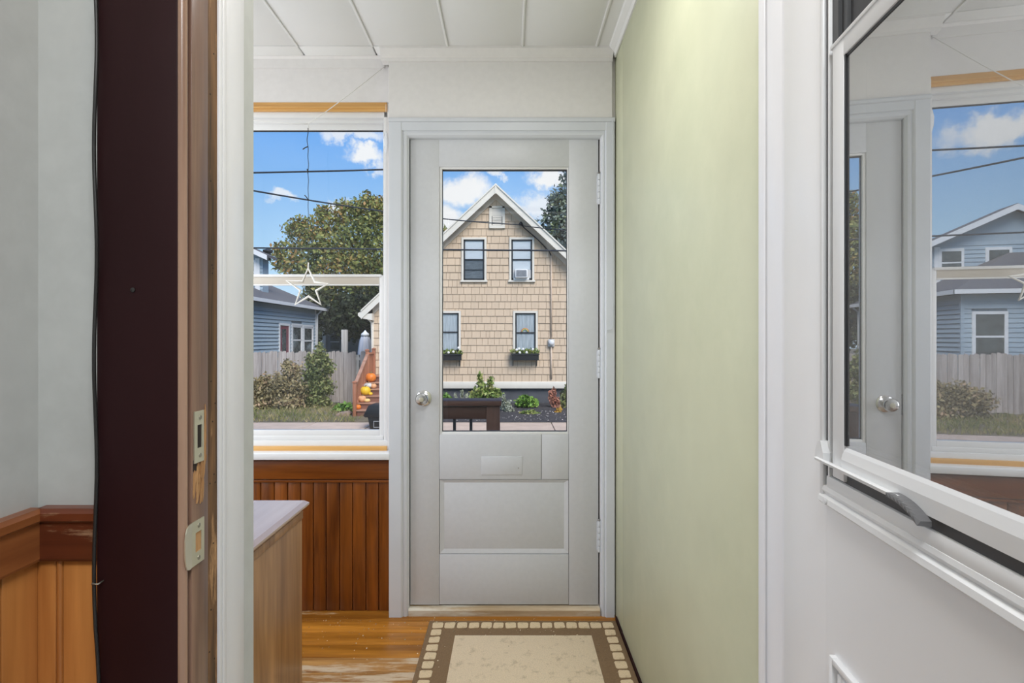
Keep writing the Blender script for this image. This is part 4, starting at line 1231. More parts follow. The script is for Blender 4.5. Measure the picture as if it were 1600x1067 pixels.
# gable vent
gv = MB()
gv.box(vx0, vx0 + .08, HYF - .06, HYF, vz0, vz1); gv.box(vx1 - .08, vx1, HYF - .06, HYF, vz0, vz1)
gv.box(vx0, vx1, HYF - .06, HYF, vz1 - .06, vz1); gv.box(vx0, vx1, HYF - .065, HYF, vz0, vz0 + .09)
gvo = gv.build('gable_vent', M['trim_cream'], house)
boxo('vent_board', M['vent_cream'], (vx0 + .08, vx1 - .08, HYF - .035, HYF, vz0 + .38, vz1 - .06), gvo)
boxo('vent_back', M['black_sash'], (vx0 + .08, vx1 - .08, HYF - .02, HYF, vz0 + .09, vz0 + .38), gvo)
for k in range(6):
    zz = vz0 + .105 + k * .047
    MB().prism([(HYF - .045, zz), (HYF - .038, zz - .006), (HYF - .02, zz + .034), (HYF - .027, zz + .036)], vx0 + .10, vx1 - .10, 'x').build('vent_slat', M['vent_cream'], gvo)

# air conditioner in the upper right window
x0, x1, z0, z1 = R[1]
ac = thing('air_conditioner', 'white air conditioner in the upper right window of the tan house', 'air conditioner', ((x0 + x1) / 2, HYF - .1, z0))
ax0, ax1, az0, az1 = X_(805, HYF - .2), X_(824.5, HYF - .2), Z_(433.5, HYF - .2), Z_(420.5, HYF - .2)
cs = MB()
cs.box(ax0, ax1, HYF - .20, HYF - .03, az0, az1)
cs.build('case', M['ac_white'], ac, .012, True)
boxo('grille', M['ac_grille'], (ax0 + .035, ax1 - .035, HYF - .208, HYF - .19, az0 + .035, az1 - .025), ac)
for k in range(5):
    zz = az0 + .05 + k * .035
    boxo('grille_slat', M['ac_grille'], (ax0 + .035, ax1 - .035, HYF - .216, HYF - .205, zz, zz + .012), ac)
for xa, xb_ in ((x0 + .045, ax0), (ax1, x1 - .045)):
    boxo('side_panel', M['meter_grey'], (xa, xb_, HYF - .05, HYF - .035, az0, az1), ac)
boxo('mounting_rail', M['ac_white'], (ax0 - .05, ax1 + .05, HYF - .08, HYF - .03, z0 - .005, az0), ac)

# electric meter, its conduit and the service cable
mt = W(861.5, 535, HYF - .08)
em = thing('electric_meter', 'round grey electric meter on the shingled wall of the tan house', 'electric meter', (mt.x, HYF - .03, mt.z - .12))
boxo('meter_box', M['meter_grey'], (mt.x - .10, mt.x + .10, HYF - .10, HYF - .028, mt.z - .13, mt.z + .10), em, .012)
MB().lathe((mt.x, HYF - .10, mt.z), [(.085, 0), (.085, .03), (.075, .07), (.05, .085), (.01, .09)], 18, 'y').build('meter_dial', M['trim_white'], em, smooth=True)
MB().tube([(mt.x, HYF - .05, mt.z + .10), (mt.x, HYF - .05, Z_(398, HYF - .05))], .026, 8).build('conduit', M['conduit'], em, smooth='all')
MB().tube([(mt.x, HYF - .05, mt.z - .13), (mt.x, HYF - .05, Z_(592, HYF - .05))], .03, 8).build('conduit', M['conduit'], em, smooth='all')
MB().tube([W(861, 399, HYF - .06), W(858, 393, HYF - .08), W(840, 374, HYF - .09), W(819, 356, HYF - .10), W(814, 350, HYF - .12)], .017, 7).build('service_cable', M['wire'], em, smooth='all')
MB().tube([W(812, 351, HYF - .2), W(814, 348, HYF - .15), W(816, 352, HYF - .03)], .04, 8).build('weather_head', M['wire'], em, smooth='all')
def sag(a, b, n, drop):
    return [a.lerp(b, k / (n - 1)) - Vector((0, 0, 4 * drop * (k / (n - 1)) * (1 - k / (n - 1)))) for k in range(n)]
tag(MB().tube(sag(W(330, 286, 9.0), W(813, 351, HYF - .2), 24, .12), .016, 6).build('overhead_wire', M['wire'], None, smooth='all'), 'black service wire slanting down across the sky to the tan house gable', 'wire')
tag(MB().tube(sag(W(818, 353, HYF - .2), W(1000, 366, 13.5), 12, .04), .014, 6).build('overhead_wire', M['wire'], None, smooth='all'), 'thin dark wire leaving the tan house gable to the right', 'wire')
tag(MB().tube(sag(W(150, 272, 9.5), W(1450, 215, 9.5), 30, .157), .015, 6).build('overhead_wire', M['wire'], None, smooth='all'), 'highest level black wire across the sky in the window', 'wire')
tag(MB().tube(sag(W(150, 385, 10.5), W(1450, 397, 10.5), 30, .0), .015, 6).build('overhead_wire', M['wire'], None, smooth='all'), 'low level black wire crossing before the upper windows of the tan house', 'wire')


# ================================================================== foliage helpers
def leaves(blobs, n, size, shell=.55, flat=0.0, up=0.0):
    """one mesh of small folded leaves spread through the lumps (cx, cy, cz, rx, ry, rz)"""
    bl = np.array(blobs, float)
    vol = bl[:, 3] * bl[:, 4] * bl[:, 5]
    idx = rng.choice(len(bl), n, p=(vol ** .75) / (vol ** .75).sum())
    d = rng.normal(size=(n, 3)); d /= np.linalg.norm(d, axis=1)[:, None]
    r = (shell + (1 - shell) * rng.random(n)) * (1 + .10 * rng.normal(size=n))
    c = bl[idx, :3] + d * r[:, None] * bl[idx, 3:6]
    a = rng.normal(size=(n, 3)); a[:, 2] += up; a /= np.linalg.norm(a, axis=1)[:, None]
    b = np.cross(a, rng.normal(size=(n, 3))); b /= np.linalg.norm(b, axis=1)[:, None]
    nn = np.cross(a, b)
    s = (size * (.6 + .8 * rng.random(n)))[:, None]
    p0 = c - a * s; p2 = c + a * s
    p1 = c + b * s * .55 + nn * s * .2; p3 = c - b * s * .55 + nn * s * .2
    v = np.stack([p0, p1, p2, p3], 1).reshape(-1, 3)
    return v, n


def leaf_object(name, blobs, n, size, m_, parent, **kw):
    v, n = leaves(blobs, n, size, **kw)
    off = np.array(origin_of(parent))
    me = bpy.data.meshes.new(name)
    me.vertices.add(4 * n); me.vertices.foreach_set('co', (v - off).astype('f').ravel())
    me.loops.add(4 * n); me.loops.foreach_set('vertex_index', np.arange(4 * n, dtype='i'))
    me.polygons.add(n); me.polygons.foreach_set('loop_start', np.arange(0, 4 * n, 4, dtype='i'))
    me.polygons.foreach_set('loop_total', np.full(n, 4, dtype='i'))
    me.update(calc_edges=True)
    me.materials.append(m_)
    o = bpy.data.objects.new(name, me)
    COL.objects.link(o)
    o.parent = parent
    o['kind'] = 'stuff'
    return o


def lumps(c, rx, ry, rz, n, r):
    out = []
    for k in range(n):
        d = rng.normal(size=3); d /= np.linalg.norm(d)
        q = rng.random() ** .4
        s = r * (.7 + .6 * rng.random())
        out.append((c[0] + d[0] * q * rx, c[1] + d[1] * q * ry, c[2] + d[2] * q * rz, s, s, s * .85))
    return out


def tree(name, label, base, h_trunk, r_trunk, blobs, n, size, m_, group=None):
    t = thing(name, label, 'tree', base, group)
    b = Vector(base)
    top = Vector((base[0], base[1], base[2] + h_trunk))
    tk = MB().tube([b + Vector((0, 0, -.2)), b.lerp(top, .3) + Vector((.05, 0, 0)), b.lerp(top, .7), top], [r_trunk * 1.3, r_trunk, r_trunk * .85, r_trunk * .6], 9).build('trunk', M['bark'], t, smooth='all')
    bs = sorted(blobs, key=lambda q: -q[3])[:7]
    for q in bs:
        e = Vector(q[:3])
        MB().tube([top - Vector((0, 0, h_trunk * .2)), top.lerp(e, .5) + Vector((0, 0, .2)), e], [r_trunk * .5, r_trunk * .3, r_trunk * .1], 6).build('branch', M['bark'], tk, smooth='all')
    leaf_object('foliage', blobs, n, size, m_, t, shell=.35)


# big maple behind the fence
def at(px, py, Y, r): 
    p = W(px, py, Y)
    return (p.x, p.y, p.z, r, r, r * .85)
maple = [at(450, 395, 30, .95), at(440, 410, 30, .7), at(465, 360, 30, .85), at(470, 350, 29.5, .6), at(490, 375, 29.5, 1.2), at(515, 350, 30, 1.1), at(545, 335, 30, 1.0),
         at(575, 330, 30, 1.15), at(575, 312, 30.5, .55), at(605, 345, 30, 1.5), at(640, 360, 30.5, 1.6), at(560, 370, 29, 1.3), at(520, 395, 29, 1.4), at(480, 410, 29, 1.1),
         at(590, 400, 29, 1.6), at(550, 420, 28.5, 1.4), at(500, 435, 28.5, 1.2), at(460, 425, 29, .8), at(610, 440, 29, 1.5), at(570, 455, 28.5, 1.3), at(530, 455, 28.5, 1.2), at(660, 400, 30.5, 1.5), at(505, 330, 30, .5), at(535, 322, 30, .45), at(432, 392, 30, .45), at(600, 322, 30.4, .7)]
tree('maple_tree', 'large green maple with rusty tips behind the fence', (-7.2, 30, GZ), 4.5, .32, maple, 22000, .105, M['leaf_tree'])
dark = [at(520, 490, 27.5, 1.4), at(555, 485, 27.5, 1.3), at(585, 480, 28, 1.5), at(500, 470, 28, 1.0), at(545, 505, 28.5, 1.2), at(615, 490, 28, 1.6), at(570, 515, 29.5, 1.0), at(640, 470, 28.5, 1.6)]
tree('dark_tree', 'dark green tree low under the maple beside the blue house', (-6.9, 28.5, GZ), 2.6, .22, dark, 9000, .12, M['leaf_dark'])
rt = [at(905, 300, 29, 1.3), at(880, 320, 29, .95), at(868, 312, 29, .6), at(862, 345, 29, .8), at(885, 355, 29, 1.2), at(875, 385, 29, 1.1), at(910, 350, 29, 1.5), at(905, 395, 29, 1.6), at(860, 375, 29, .8), at(930, 300, 29, 1.5), at(895, 275, 29.2, .7), at(845, 368, 29, .5)]
tree('pale_tree', 'tall blue-green tree behind the right slope of the tan house roof', (4.0, 29, GZ), 5.0, .28, rt, 8000, .12, M['leaf_blue'])
lt = [at(670, 380, 33, 1.5), at(690, 372, 33, .9), at(640, 395, 33, 1.6), at(694, 366, 33, .5)]
tree('small_tree', 'tree top showing beside the left slope of the tan house roof', (-5.2, 33, GZ), 4.4, .25, lt, 4000, .13, M['leaf_tree'])
# farther trees closing the horizon to either side
for (x_, y_, r_, lab) in ((-24, 40, 3.2, 'broad distant tree left of the blue house'), (-15.5, 46, 3.2, 'distant tree behind the blue house'), (9, 42, 3.2, 'distant tree right of the tan house'), (16, 38, 3.0, 'rightmost distant tree down the street')):
    bl = lumps((x_, y_, 2.4), 3, 2, 2.6, 12, 1.5)
    tree('distant_tree', lab, (x_, y_, GZ), 3.0, .3, bl, 3500, .2, M['leaf_dark'])


def shrub(name, label, c, blobs, n, size, m_, cat='shrub', up=0.0, shell=.2, stems=5, group=None):
    t = thing(name, label, cat, c, group)
    c = Vector(c)
    for k in range(stems):
        q = random.choice(blobs)
        MB().tube([c + Vector((random.uniform(-.05, .05), random.uniform(-.05, .05), -.03)), c.lerp(Vector(q[:3]), .5) + Vector((0, 0, .05)), Vector(q[:3])], [.014, .010, .005], 5).build('stem', M['bark'], t)
    leaf_object('foliage', blobs, n, size, m_, t, shell=shell, up=up)
    return t


def at2(px, py, Y, rx, rz):
    p = W(px, py, Y)
    return (p.x, p.y, p.z, rx, rx * .8, rz)
shrub('tall_shrub', 'tall green shrub against the fence, right of the rusty bushes', W(492, 640, 17.0), [at2(492, 585, 17.0, .40, .45), at2(500, 560, 17.0, .30, .35), at2(505, 605, 17, .38, .4), at2(482, 610, 16.9, .35, .4), at2(500, 545, 17.1, .14, .22), at2(486, 563, 17, .2, .25), at2(513, 575, 17, .22, .3), at2(498, 628, 16.9, .4, .25)], 5200, .055, M['leaf_shrub'], up=.8)
shrub('rusty_shrub', 'rusty brown shrub before the fence, left of the green one', W(440, 645, 16.8), [at2(440, 600, 16.8, .5, .4), at2(458, 580, 16.9, .35, .35), at2(425, 615, 16.6, .45, .35), at2(465, 612, 16.7, .4, .4), at2(412, 600, 16.7, .3, .35), at2(452, 630, 16.5, .5, .22), at2(447, 568, 16.9, .18, .2)], 5200, .05, M['leaf_rust'], up=.6)
shrub('low_shrub', 'low straw-coloured shrub at the left end of the fence', W(398, 645, 16.6), [at2(398, 615, 16.6, .4, .35), at2(405, 632, 16.4, .4, .22), at2(385, 605, 16.7, .45, .4), at2(365, 615, 16.6, .5, .4)], 3600, .05, M['leaf_rust'], up=.6)

# grass verge: tufts of blades
def blades(n, xa, xb, ya, yb, hh, m_, name, label):
    x = rng.uniform(xa, xb, n); yv = rng.uniform(ya, yb, n)
    keep = ~((x > -4.45) & (yv > 14.6))
    x, yv = x[keep], yv[keep]; n = len(x)
    h = hh * (.4 + .9 * rng.random(n)); a = rng.uniform(0, 2 * PI, n); ln = rng.normal(size=(n, 2)) * .35 * h[:, None]
    w2 = .011
    p0 = np.stack([x - w2 * np.cos(a), yv - w2 * np.sin(a), np.full(n, GZ - .01)], 1)
    p1 = np.stack([x + w2 * np.cos(a), yv + w2 * np.sin(a), np.full(n, GZ - .01)], 1)
    p2 = np.stack([x + ln[:, 0] * .4, yv + ln[:, 1] * .4, GZ + h * .6], 1)
    p3 = np.stack([x + ln[:, 0], yv + ln[:, 1], GZ + h], 1)
    v = np.stack([p0, p1, p2, p3], 1).reshape(-1, 3)
    f = []
    for i in range(n):
        f += [(4 * i, 4 * i + 1, 4 * i + 2), (4 * i + 1, 4 * i + 3, 4 * i + 2)]
    me = bpy.data.meshes.new(name); me.from_pydata(v.tolist(), [], f); me.materials.append(m_)
    o = bpy.data.objects.new(name, me); COL.objects.link(o)
    return tag(o, label, 'grass', None, 'stuff')
blades(5600, -11, -4.0, 13.85, 17.4, .115, M['blade'], 'grass', 'grass verge and weeds along the sidewalk under the shrubs')

# hosta-like clump and the stone by the stairs
shrub('leafy_clump', 'clump of broad green leaves at the foot of the wooden stairs', W(540, 644, 15.9), [at2(540, 636, 15.9, .26, .13), at2(528, 640, 15.9, .2, .1), at2(548, 640, 15.8, .18, .1)], 260, .085, M['leaf_bright'], 'plant', up=.2, stems=3)
stn = thing('edging_stone', 'flat brown stone on the grass before the leafy clump', 'stone', W(538, 652, 15.0))
sb = MB()
p = W(538, 648, 15.1)
sb.prism([(p.x - .19, GZ - .02), (p.x + .17, GZ - .02), (p.x + .21, GZ + .06), (p.x + .13, GZ + .12), (p.x - .10, GZ + .09), (p.x - .21, GZ + .03)], 14.95, 15.2, 'y')
sb.build('stone_block', M['stone'], stn, .02, True)

# plants of the mulch bed before the tan house
def bed(px, py, Y): return W(px, py, Y)
shrub('bed_shrub', 'green shrub with upright reddish shoots behind the porch railing', (X_(757, 16.2), 16.2, GZ + .09), [at2(757, 612, 16.2, .36, .26), at2(745, 616, 16.2, .25, .18), at2(772, 614, 16.2, .25, .2), at2(750, 594, 16.2, .10, .22), at2(766, 597, 16.2, .12, .2), at2(749, 590, 16.2, .05, .16)], 1500, .055, M['leaf_mid'], up=.8)
shrub('sage_plant', 'pale silvery plant beside the railing post', (X_(791, 15.4), 15.4, GZ + .06), [at2(791, 634, 15.4, .17, .18), at2(787, 626, 15.4, .08, .2), at2(796, 640, 15.3, .14, .12)], 700, .045, M['leaf_sage'], 'plant', up=1.5, stems=3)
shrub('bright_bush', 'bright green bush in the middle of the mulch bed', (X_(822, 16.0), 16.0, GZ + .08), [at2(822, 628, 16.0, .28, .16), at2(812, 629, 16.0, .18, .13), at2(833, 629, 16.0, .18, .14), at2(820, 622, 16, .16, .1)], 900, .06, M['leaf_bright'], up=.3)
shrub('grassy_tuft', 'low yellowish tuft on the mulch before the bright bush', (X_(828, 15.0), 15.0, GZ + .05), [at2(828, 645, 15.0, .2, .07), at2(820, 646, 15.0, .14, .06), at2(838, 647, 15, .12, .05)], 420, .05, M['leaf_mid'], 'plant', up=0, stems=2)
shrub('red_plant', 'reddish autumn shrub at the right of the mulch bed', (X_(867, 16.0), 16.0, GZ + .08), [at2(862, 622, 16, .09, .26), at2(869, 630, 16, .12, .2), at2(866, 612, 16, .05, .16), at2(874, 634, 16, .10, .14)], 700, .05, M['leaf_red'], 'shrub', up=1.5)
shrub('gold_plant', 'small golden plant below the reddish shrub', (X_(871, 15.2), 15.2, GZ + .06), [at2(871, 645, 15.2, .10, .07), at2(874, 640, 15.2, .07, .07)], 240, .04, M['leaf_gold'], 'plant', up=.3, stems=2)
shrub('tall_bed_plant', 'tall green plant at the right edge of the door glass', (X_(884, 16.1), 16.1, GZ + .08), [at2(884, 622, 16.1, .18, .3), at2(890, 612, 16.1, .2, .3), at2(880, 634, 16, .15, .18), at2(900, 625, 16, .3, .3)], 1000, .055, M['leaf_shrub'], up=1.0)
shrub('left_bed_bush', 'small green bush left of the railing cap under the house', (X_(699, 16.3), 16.3, GZ + .09), [at2(699, 622, 16.3, .16, .12), at2(690, 622, 16.3, .2, .15), at2(680, 620, 16.3, .2, .16)], 600, .05, M['leaf_bright'], up=.4)
shrub('grey_spikes', 'thin grey spiky plant between two green bushes under the house', (X_(720, 16.3), 16.3, GZ + .09), [at2(712, 620, 16.3, .04, .14), at2(722, 616, 16.3, .04, .2), at2(729, 620, 16.3, .04, .12)], 160, .05, M['leaf_sage'], 'plant', up=4, stems=6)


# flower boxes
def flower_box(a, b, top, bot, label, xs):
    y0, y1 = HYF - .27, HYF - .075
    xa, xb_ = X_(a, y0), X_(b, y0)
    za, zb_ = Z_(bot, y0), Z_(top, y0)
    t = thing('flower_box', label, 'planter', ((xa + xb_) / 2, (y0 + y1) / 2, za), 'flower boxes under the lower windows')
    MB().prism([(y0 + .02, za), (y1, za), (y1, zb_), (y0, zb_)], xa, xb_, 'x').build('box', M['planter'], t)
    boxo('box_rim', M['planter'], (xa - .02, xb_ + .02, y0 - .015, y1, zb_ - .03, zb_ + .01), t)
    for xq in (xa + .04, xb_ - .06):
        MB().prism([(y1 + .045, za - .18), (y1 + .045, za), (y0 + .05, za), (y0 + .05, za - .03), (y1 + .01, za - .03), (y1 + .01, za - .18)], xq - .012, xq + .012, 'x').build('bracket', M['planter'], t)
    bl = [(xa + (xb_ - xa) * q, (y0 + y1) / 2, zb_ + random.uniform(.03, .1), .11, .08, .09) for q in (.06, .2, .35, .5, .65, .8, .94)]
    leaf_object('foliage', bl, 420, .035, M['leaf_mid'], t, shell=.2, up=.6)
    for q in xs:
        c = Vector((xa + (xb_ - xa) * q, y0 + random.uniform(0, .06), zb_ + random.uniform(.02, .20)))
        MB().lathe(c, [(.012, -.01), (.034, 0), (.038, .012), (.02, .022), (.004, .024)], 8, 'y').build('blossom', M['petal'], t)
flower_box(677, 720.5, 553.5, 563, 'black window box with few flowers under the left lower window', (.55, .72, .9))
flower_box(799.5, 842, 553, 563, 'black window box of white flowers under the right lower window', (.18, .27, .42, .55, .78, .3))

# ================================================================== WOODEN STAIRS with pumpkins
stairs = thing('stairs', 'red-brown wooden stairs and railing at the tan house corner', 'stairs', (-3.7, 15.5, GZ))
xs0, xs1 = -4.27, -2.9
for k in range(6):
    z = GZ + .17 * (k + 1); y_ = 14.9 + .25 * k
    if k < 5:
        boxo('tread', M['tread'], (xs0 + .03, xs1, y_ - .03, y_ + .26, z - .04, z), stairs, .006)
    else:
        boxo('landing', M['tread'], (xs0 - .05, xs1 + .3, y_ - .03, HYF - .06, z - .04, z), stairs, .006)
    boxo('riser', M['riser'], (xs0 + .05, xs1 - .02, y_, y_ + .02, z - .17, z - .04), stairs)
MB().prism([(14.86, GZ), (14.86, GZ + .16), (16.15, GZ + 1.04), (16.15, GZ + .75), (15.06, GZ)], xs0 - .02, xs0 + .03, 'x').build('stringer', M['stair_red'], stairs)
MB().prism([(14.86, GZ), (14.86, GZ + .16), (16.15, GZ + 1.04), (16.15, GZ + .75), (15.06, GZ)], xs1 - .02, xs1 + .03, 'x').build('stringer', M['stair_red'], stairs)
def post(x, y_, z0, z1):
    p = boxo('post', M['stair_red'], (x - .045, x + .045, y_ - .045, y_ + .045, z0, z1), stairs, .004)
    MB().add([(x - .06, y_ - .06, z1), (x + .06, y_ - .06, z1), (x + .06, y_ + .06, z1), (x - .06, y_ + .06, z1), (x - .06, y_ - .06, z1 + .025), (x + .06, y_ - .06, z1 + .025), (x + .06, y_ + .06, z1 + .025), (x - .06, y_ + .06, z1 + .025), (x, y_, z1 + .06)],
             [(0, 3, 2, 1), (0, 1, 5, 4), (1, 2, 6, 5), (2, 3, 7, 6), (3, 0, 4, 7), (4, 5, 8), (5, 6, 8), (6, 7, 8), (7, 4, 8)]).build('post_cap', M['stair_red'], p)
post(xs0 - .01, 14.88, GZ, Z_(598, 14.88))
post(xs0 - .01, 16.2, GZ, Z_(548, 16.2))
post(xs0 + .04, 16.78, GZ, Z_(546, 16.78))
zl0, zl1 = Z_(600, 14.88), Z_(552, 16.2)
MB().prism([(14.9, zl0), (16.2, zl1), (16.2, zl1 - .05), (14.9, zl0 - .05)], xs0 - .05, xs0 + .04, 'x').build('handrail', M['tread'], stairs)
MB().prism([(14.9, GZ + .26), (16.2, GZ + 1.15), (16.2, GZ + 1.09), (14.9, GZ + .20)], xs0 - .03, xs0 + .02, 'x').build('lower_rail', M['stair_red'], stairs)
for k in range(1, 11):
    t = k / 11
    y_ = 14.9 + 1.3 * t
    boxo('baluster', M['stair_red'], (xs0 - .025, xs0 + .015, y_ - .02, y_ + .02, GZ + .2 + .89 * t, zl0 - .03 + (zl1 - zl0) * t), stairs)
boxo('handrail', M['stair_red'], (xs0 - .04, xs0 + .06, 16.2, 16.78, Z_(553, 16.5), Z_(550.5, 16.5)), stairs)
for k in range(1, 6):
    y_ = 16.2 + .58 * k / 6
    boxo('baluster', M['stair_red'], (xs0 - .01, xs0 + .03, y_ - .03, y_ + .03, GZ + 1.05, Z_(552, 16.5)), stairs)
MB().prism([(xs1 - .05, GZ), (xs1 + .05, GZ), (xs1 + .05, GZ + 1.0), (xs1 - .05, GZ + 1.0)], 16.75, 16.83, 'y').build('landing_leg', M['stair_red'], stairs)


def pumpkin(px, k, r, sq, m_, label, cat='pumpkin', name='pumpkin', tip=False):
    y_ = 14.9 + .25 * k + .12
    z = GZ + .17 * (k + 1)
    x = X_(px, y_ - .05)
    t = thing(name, label, cat, (x, y_, z), 'pumpkins and gourds on the wooden stairs')
    prof = []
    for q in range(11):
        a = -PI / 2 + PI * q / 10
        prof.append((max(.004, r * math.cos(a) ** .8 if math.cos(a) > 1e-6 else .004) * (1.0 if not tip else (1.0 - .28 * (q / 10) ** 2)), sq * r * (1 + math.sin(a))))
    prof[-1] = (r * .10, prof[-1][1] - r * .10 * sq)
    MB().lathe((x, y_, z), prof, 30, lobes=10, amp=.045).build('flesh', M[m_], t, smooth='all')
    zt_ = z + sq * r * 1.85
    MB().tube([(x, y_, zt_), (x + r * .06, y_, zt_ + r * .2), (x + r * .22, y_, zt_ + r * .36)], [r * .16, r * .11, r * .12], 7).build('stem', M['stem'], t, smooth='all')
pumpkin(578.5, 4, .155, .86, 'pumpkin', 'large orange pumpkin on the top step')
pumpkin(574.5, 3, .13, .62, 'pumpkin_white', 'mottled white pumpkin on the fourth step')
pumpkin(583, 3, .085, .85, 'pumpkin_pale', 'small peach pumpkin right of the mottled white one')
pumpkin(570, 2, .15, .86, 'pumpkin_yellow', 'round yellow pumpkin on the third step')
pumpkin(578, 2, .065, .7, 'pumpkin_yellow', 'tiny yellow squash right of the round yellow pumpkin')
pumpkin(565, 1, .115, .82, 'pumpkin_pale', 'peach pumpkin at the left of the second step')
pumpkin(572.5, 1, .095, .55, 'gourd', 'pale yellow gourd beside the peach pumpkin', 'gourd', 'gourd')
pumpkin(558.5, 0, .085, .8, 'pumpkin', 'small orange pumpkin on the bottom step')

# ================================================================== FENCE
FY = 17.85
fence = thing('fence', 'weathered grey picket fence behind the shrubs', 'fence', (-9, FY, GZ))
pk = []
for q in range(4):
    w_ = .128
    pk.append(MB().prism([(0, 0), (w_, 0), (w_, 1.66), (w_ * .82, 1.69 + .01 * q), (w_ * .2, 1.69), (0, 1.66)], -.012, .012, 'y').mesh('picket', M['fence']))
x = -14.6
while x < -4.62:
    gap = -5.10 < x < -4.98
    if not gap:
        place('picket', random.choice(pk), fence, (x, FY - random.uniform(0, .012), GZ + random.uniform(-.03, .03)), (0, random.uniform(-.008, .008), 0))
    x += .136
for zz in (.35, .95, 1.42):
    boxo('fence_rail', M['fence_post'], (-14.6, -4.6, FY + .014, FY + .06, GZ + zz, GZ + zz + .09), fence)
for xq in (-14.4, -12.0, -9.6, -7.3, -5.04):
    boxo('fence_post', M['fence_post'], (xq - .05, xq + .05, FY + .02, FY + .12, GZ - .1, GZ + 1.6), fence)
tp = W(538.5, 515, 18.3)
post_o = thing('tall_post', 'tall grey wooden post standing behind the fence', 'post', (tp.x, 18.3, GZ))
boxo('post_shaft', M['fence_post'], (tp.x - .09, tp.x + .09, 18.22, 18.38, GZ - .1, tp.z), post_o, .008)

# closed garden umbrella beyond the fence
uc = W(570.5, 520, 19.5)
um = thing('garden_umbrella', 'closed pale garden umbrella beyond the fence near the stairs', 'umbrella', (uc.x, 19.5, GZ))
MB().lathe((uc.x, 19.5, 0), [(.13, uc.z - 1.25), (.25, uc.z - 1.2), (.24, uc.z - .7), (.19, uc.z - .3), (.12, uc.z - .08), (.05, uc.z - .02)], 24, lobes=8, amp=.14).build('folded_canopy', M['umbrella'], um, smooth='all')
MB().lathe((uc.x, 19.5, 0), [(.16, uc.z - .11), (.14, uc.z - .03), (.06, uc.z + .03), (.03, uc.z + .08), (.01, uc.z + .10)], 12).build('cap', M['trim_white'], um, smooth='all')
MB().tube([(uc.x, 19.5, GZ), (uc.x, 19.5, uc.z)], .022, 8).build('pole', M['trim_white'], um)
MB().lathe((uc.x, 19.5, GZ), [(.26, 0), (.26, .05), (.06, .08), (.05, .2)], 16).build('base', M['planter'], um)

# small black bin on the sidewalk
bn = thing('trash_bin', 'black lidded bin on the sidewalk before the wooden stairs', 'bin', (-3.0, 12.95, GZ))
bx0 = X_(575, 12.8); bx1 = bx0 + .55
bz = Z_(650, 12.8)
MB().add([(bx0 + .05, 12.78, GZ), (bx1 - .05, 12.78, GZ), (bx1 - .05, 13.12, GZ), (bx0 + .05, 13.12, GZ), (bx0, 12.74, bz), (bx1, 12.74, bz), (bx1, 13.18, bz), (bx0, 13.18, bz)],
         [(0, 3, 2, 1), (4, 5, 6, 7), (0, 1, 5, 4), (1, 2, 6, 5), (2, 3, 7, 6), (3, 0, 4, 7)]).build('body', M['bin'], bn, .015, True)
lz = Z_(632, 12.8)
MB().prism([(bx0 - .09, bz + .02), (bx0 - .05, bz - .02), (bx1 + .05, bz - .02), (bx1 + .09, bz + .02), (bx1 - .02, lz - .02), (bx1 - .08, lz), (bx0 + .10, lz), (bx0 + .03, lz - .02)], 12.70, 13.22, 'y').build('lid', M['bin'], bn, .015, True)
hb = MB()
hxA, hzA = X_(588, 12.7), Z_(664, 12.7)
hb.tube([(hxA - .07, 12.735, hzA + .08), (hxA + .07, 12.735, hzA + .08), (hxA + .07, 12.735, hzA - .06), (hxA - .07, 12.735, hzA - .06)], .011, 6, True)
hb.build('handle', M['bin_tag'], bn)

# ================================================================== BLUE HOUSE
BX, BY0, BY1 = -9.4, 18.9, 26.0
BE = Z_(481, 25.6)                     # eave height
blue = thing('house', 'blue clapboard house with a dark roof beyond the fence', 'house', (-12.4, 21.5, GZ))
MB().box(-16, BX, BY0, BY1, GZ - .2, BE).build('wall', M['blue_back'], blue)
EXP = .145
zz = GZ
nb_ = int((BE - GZ) / EXP)
# openings on the long side: (y0, y1, z0, z1)
def yat(px): return BX * F / (px - CX)
side_open = [(yat(436), yat(450), Z_(560, 22.4), Z_(508.5, 22.4), 'red'), (yat(455.5), yat(470), Z_(562, 23.8), Z_(509, 23.8), 'win'), (yat(473.5), yat(487), Z_(562, 25.2), Z_(511, 25.2), 'win')]
front_open = [(-10.5, -9.75, .55, 1.9)]
for r in range(nb_):
    za, zb_ = GZ + r * EXP, GZ + (r + 1) * EXP + .01
    segs = [(BY0, BY1)]
    for (a, b, c, d, k_) in side_open:
        if zb_ > c - .08 and za < d + .08:
            ns_ = []
            for s0_, s1_ in segs:
                if b < s0_ or a > s1_: ns_.append((s0_, s1_)); continue
                if s0_ < a - .09: ns_.append((s0_, a - .09))
                if s1_ > b + .09: ns_.append((b + .09, s1_))
            segs = ns_
    for s0_, s1_ in segs:
        MB().prism([(BX, za), (BX + .05, za), (BX + .006, zb_), (BX, zb_)], s0_, s1_, 'y').build('clapboard', M['blue_siding'], blue)
    segs = [(-16, BX + .02)]
    for (a, b, c, d) in front_open:
        if zb_ > c - .08 and za < d + .08:
            segs = [(-16, a - .09), (b + .09, BX + .02)]
    for s0_, s1_ in segs:
        MB().prism([(BY0, za), (BY0 - .03, za), (BY0 - .006, zb_), (BY0, zb_)], s0_, s1_, 'x').build('clapboard', M['blue_siding'], blue)
boxo('corner_board', M['trim_white'], (BX - .02, BX + .05, BY1 - .02, BY1 + .08, GZ, BE), blue)
boxo('corner_board', M['blue_siding'], (BX - .06, BX + .036, BY0 - .036, BY0 + .06, GZ, BE), blue)
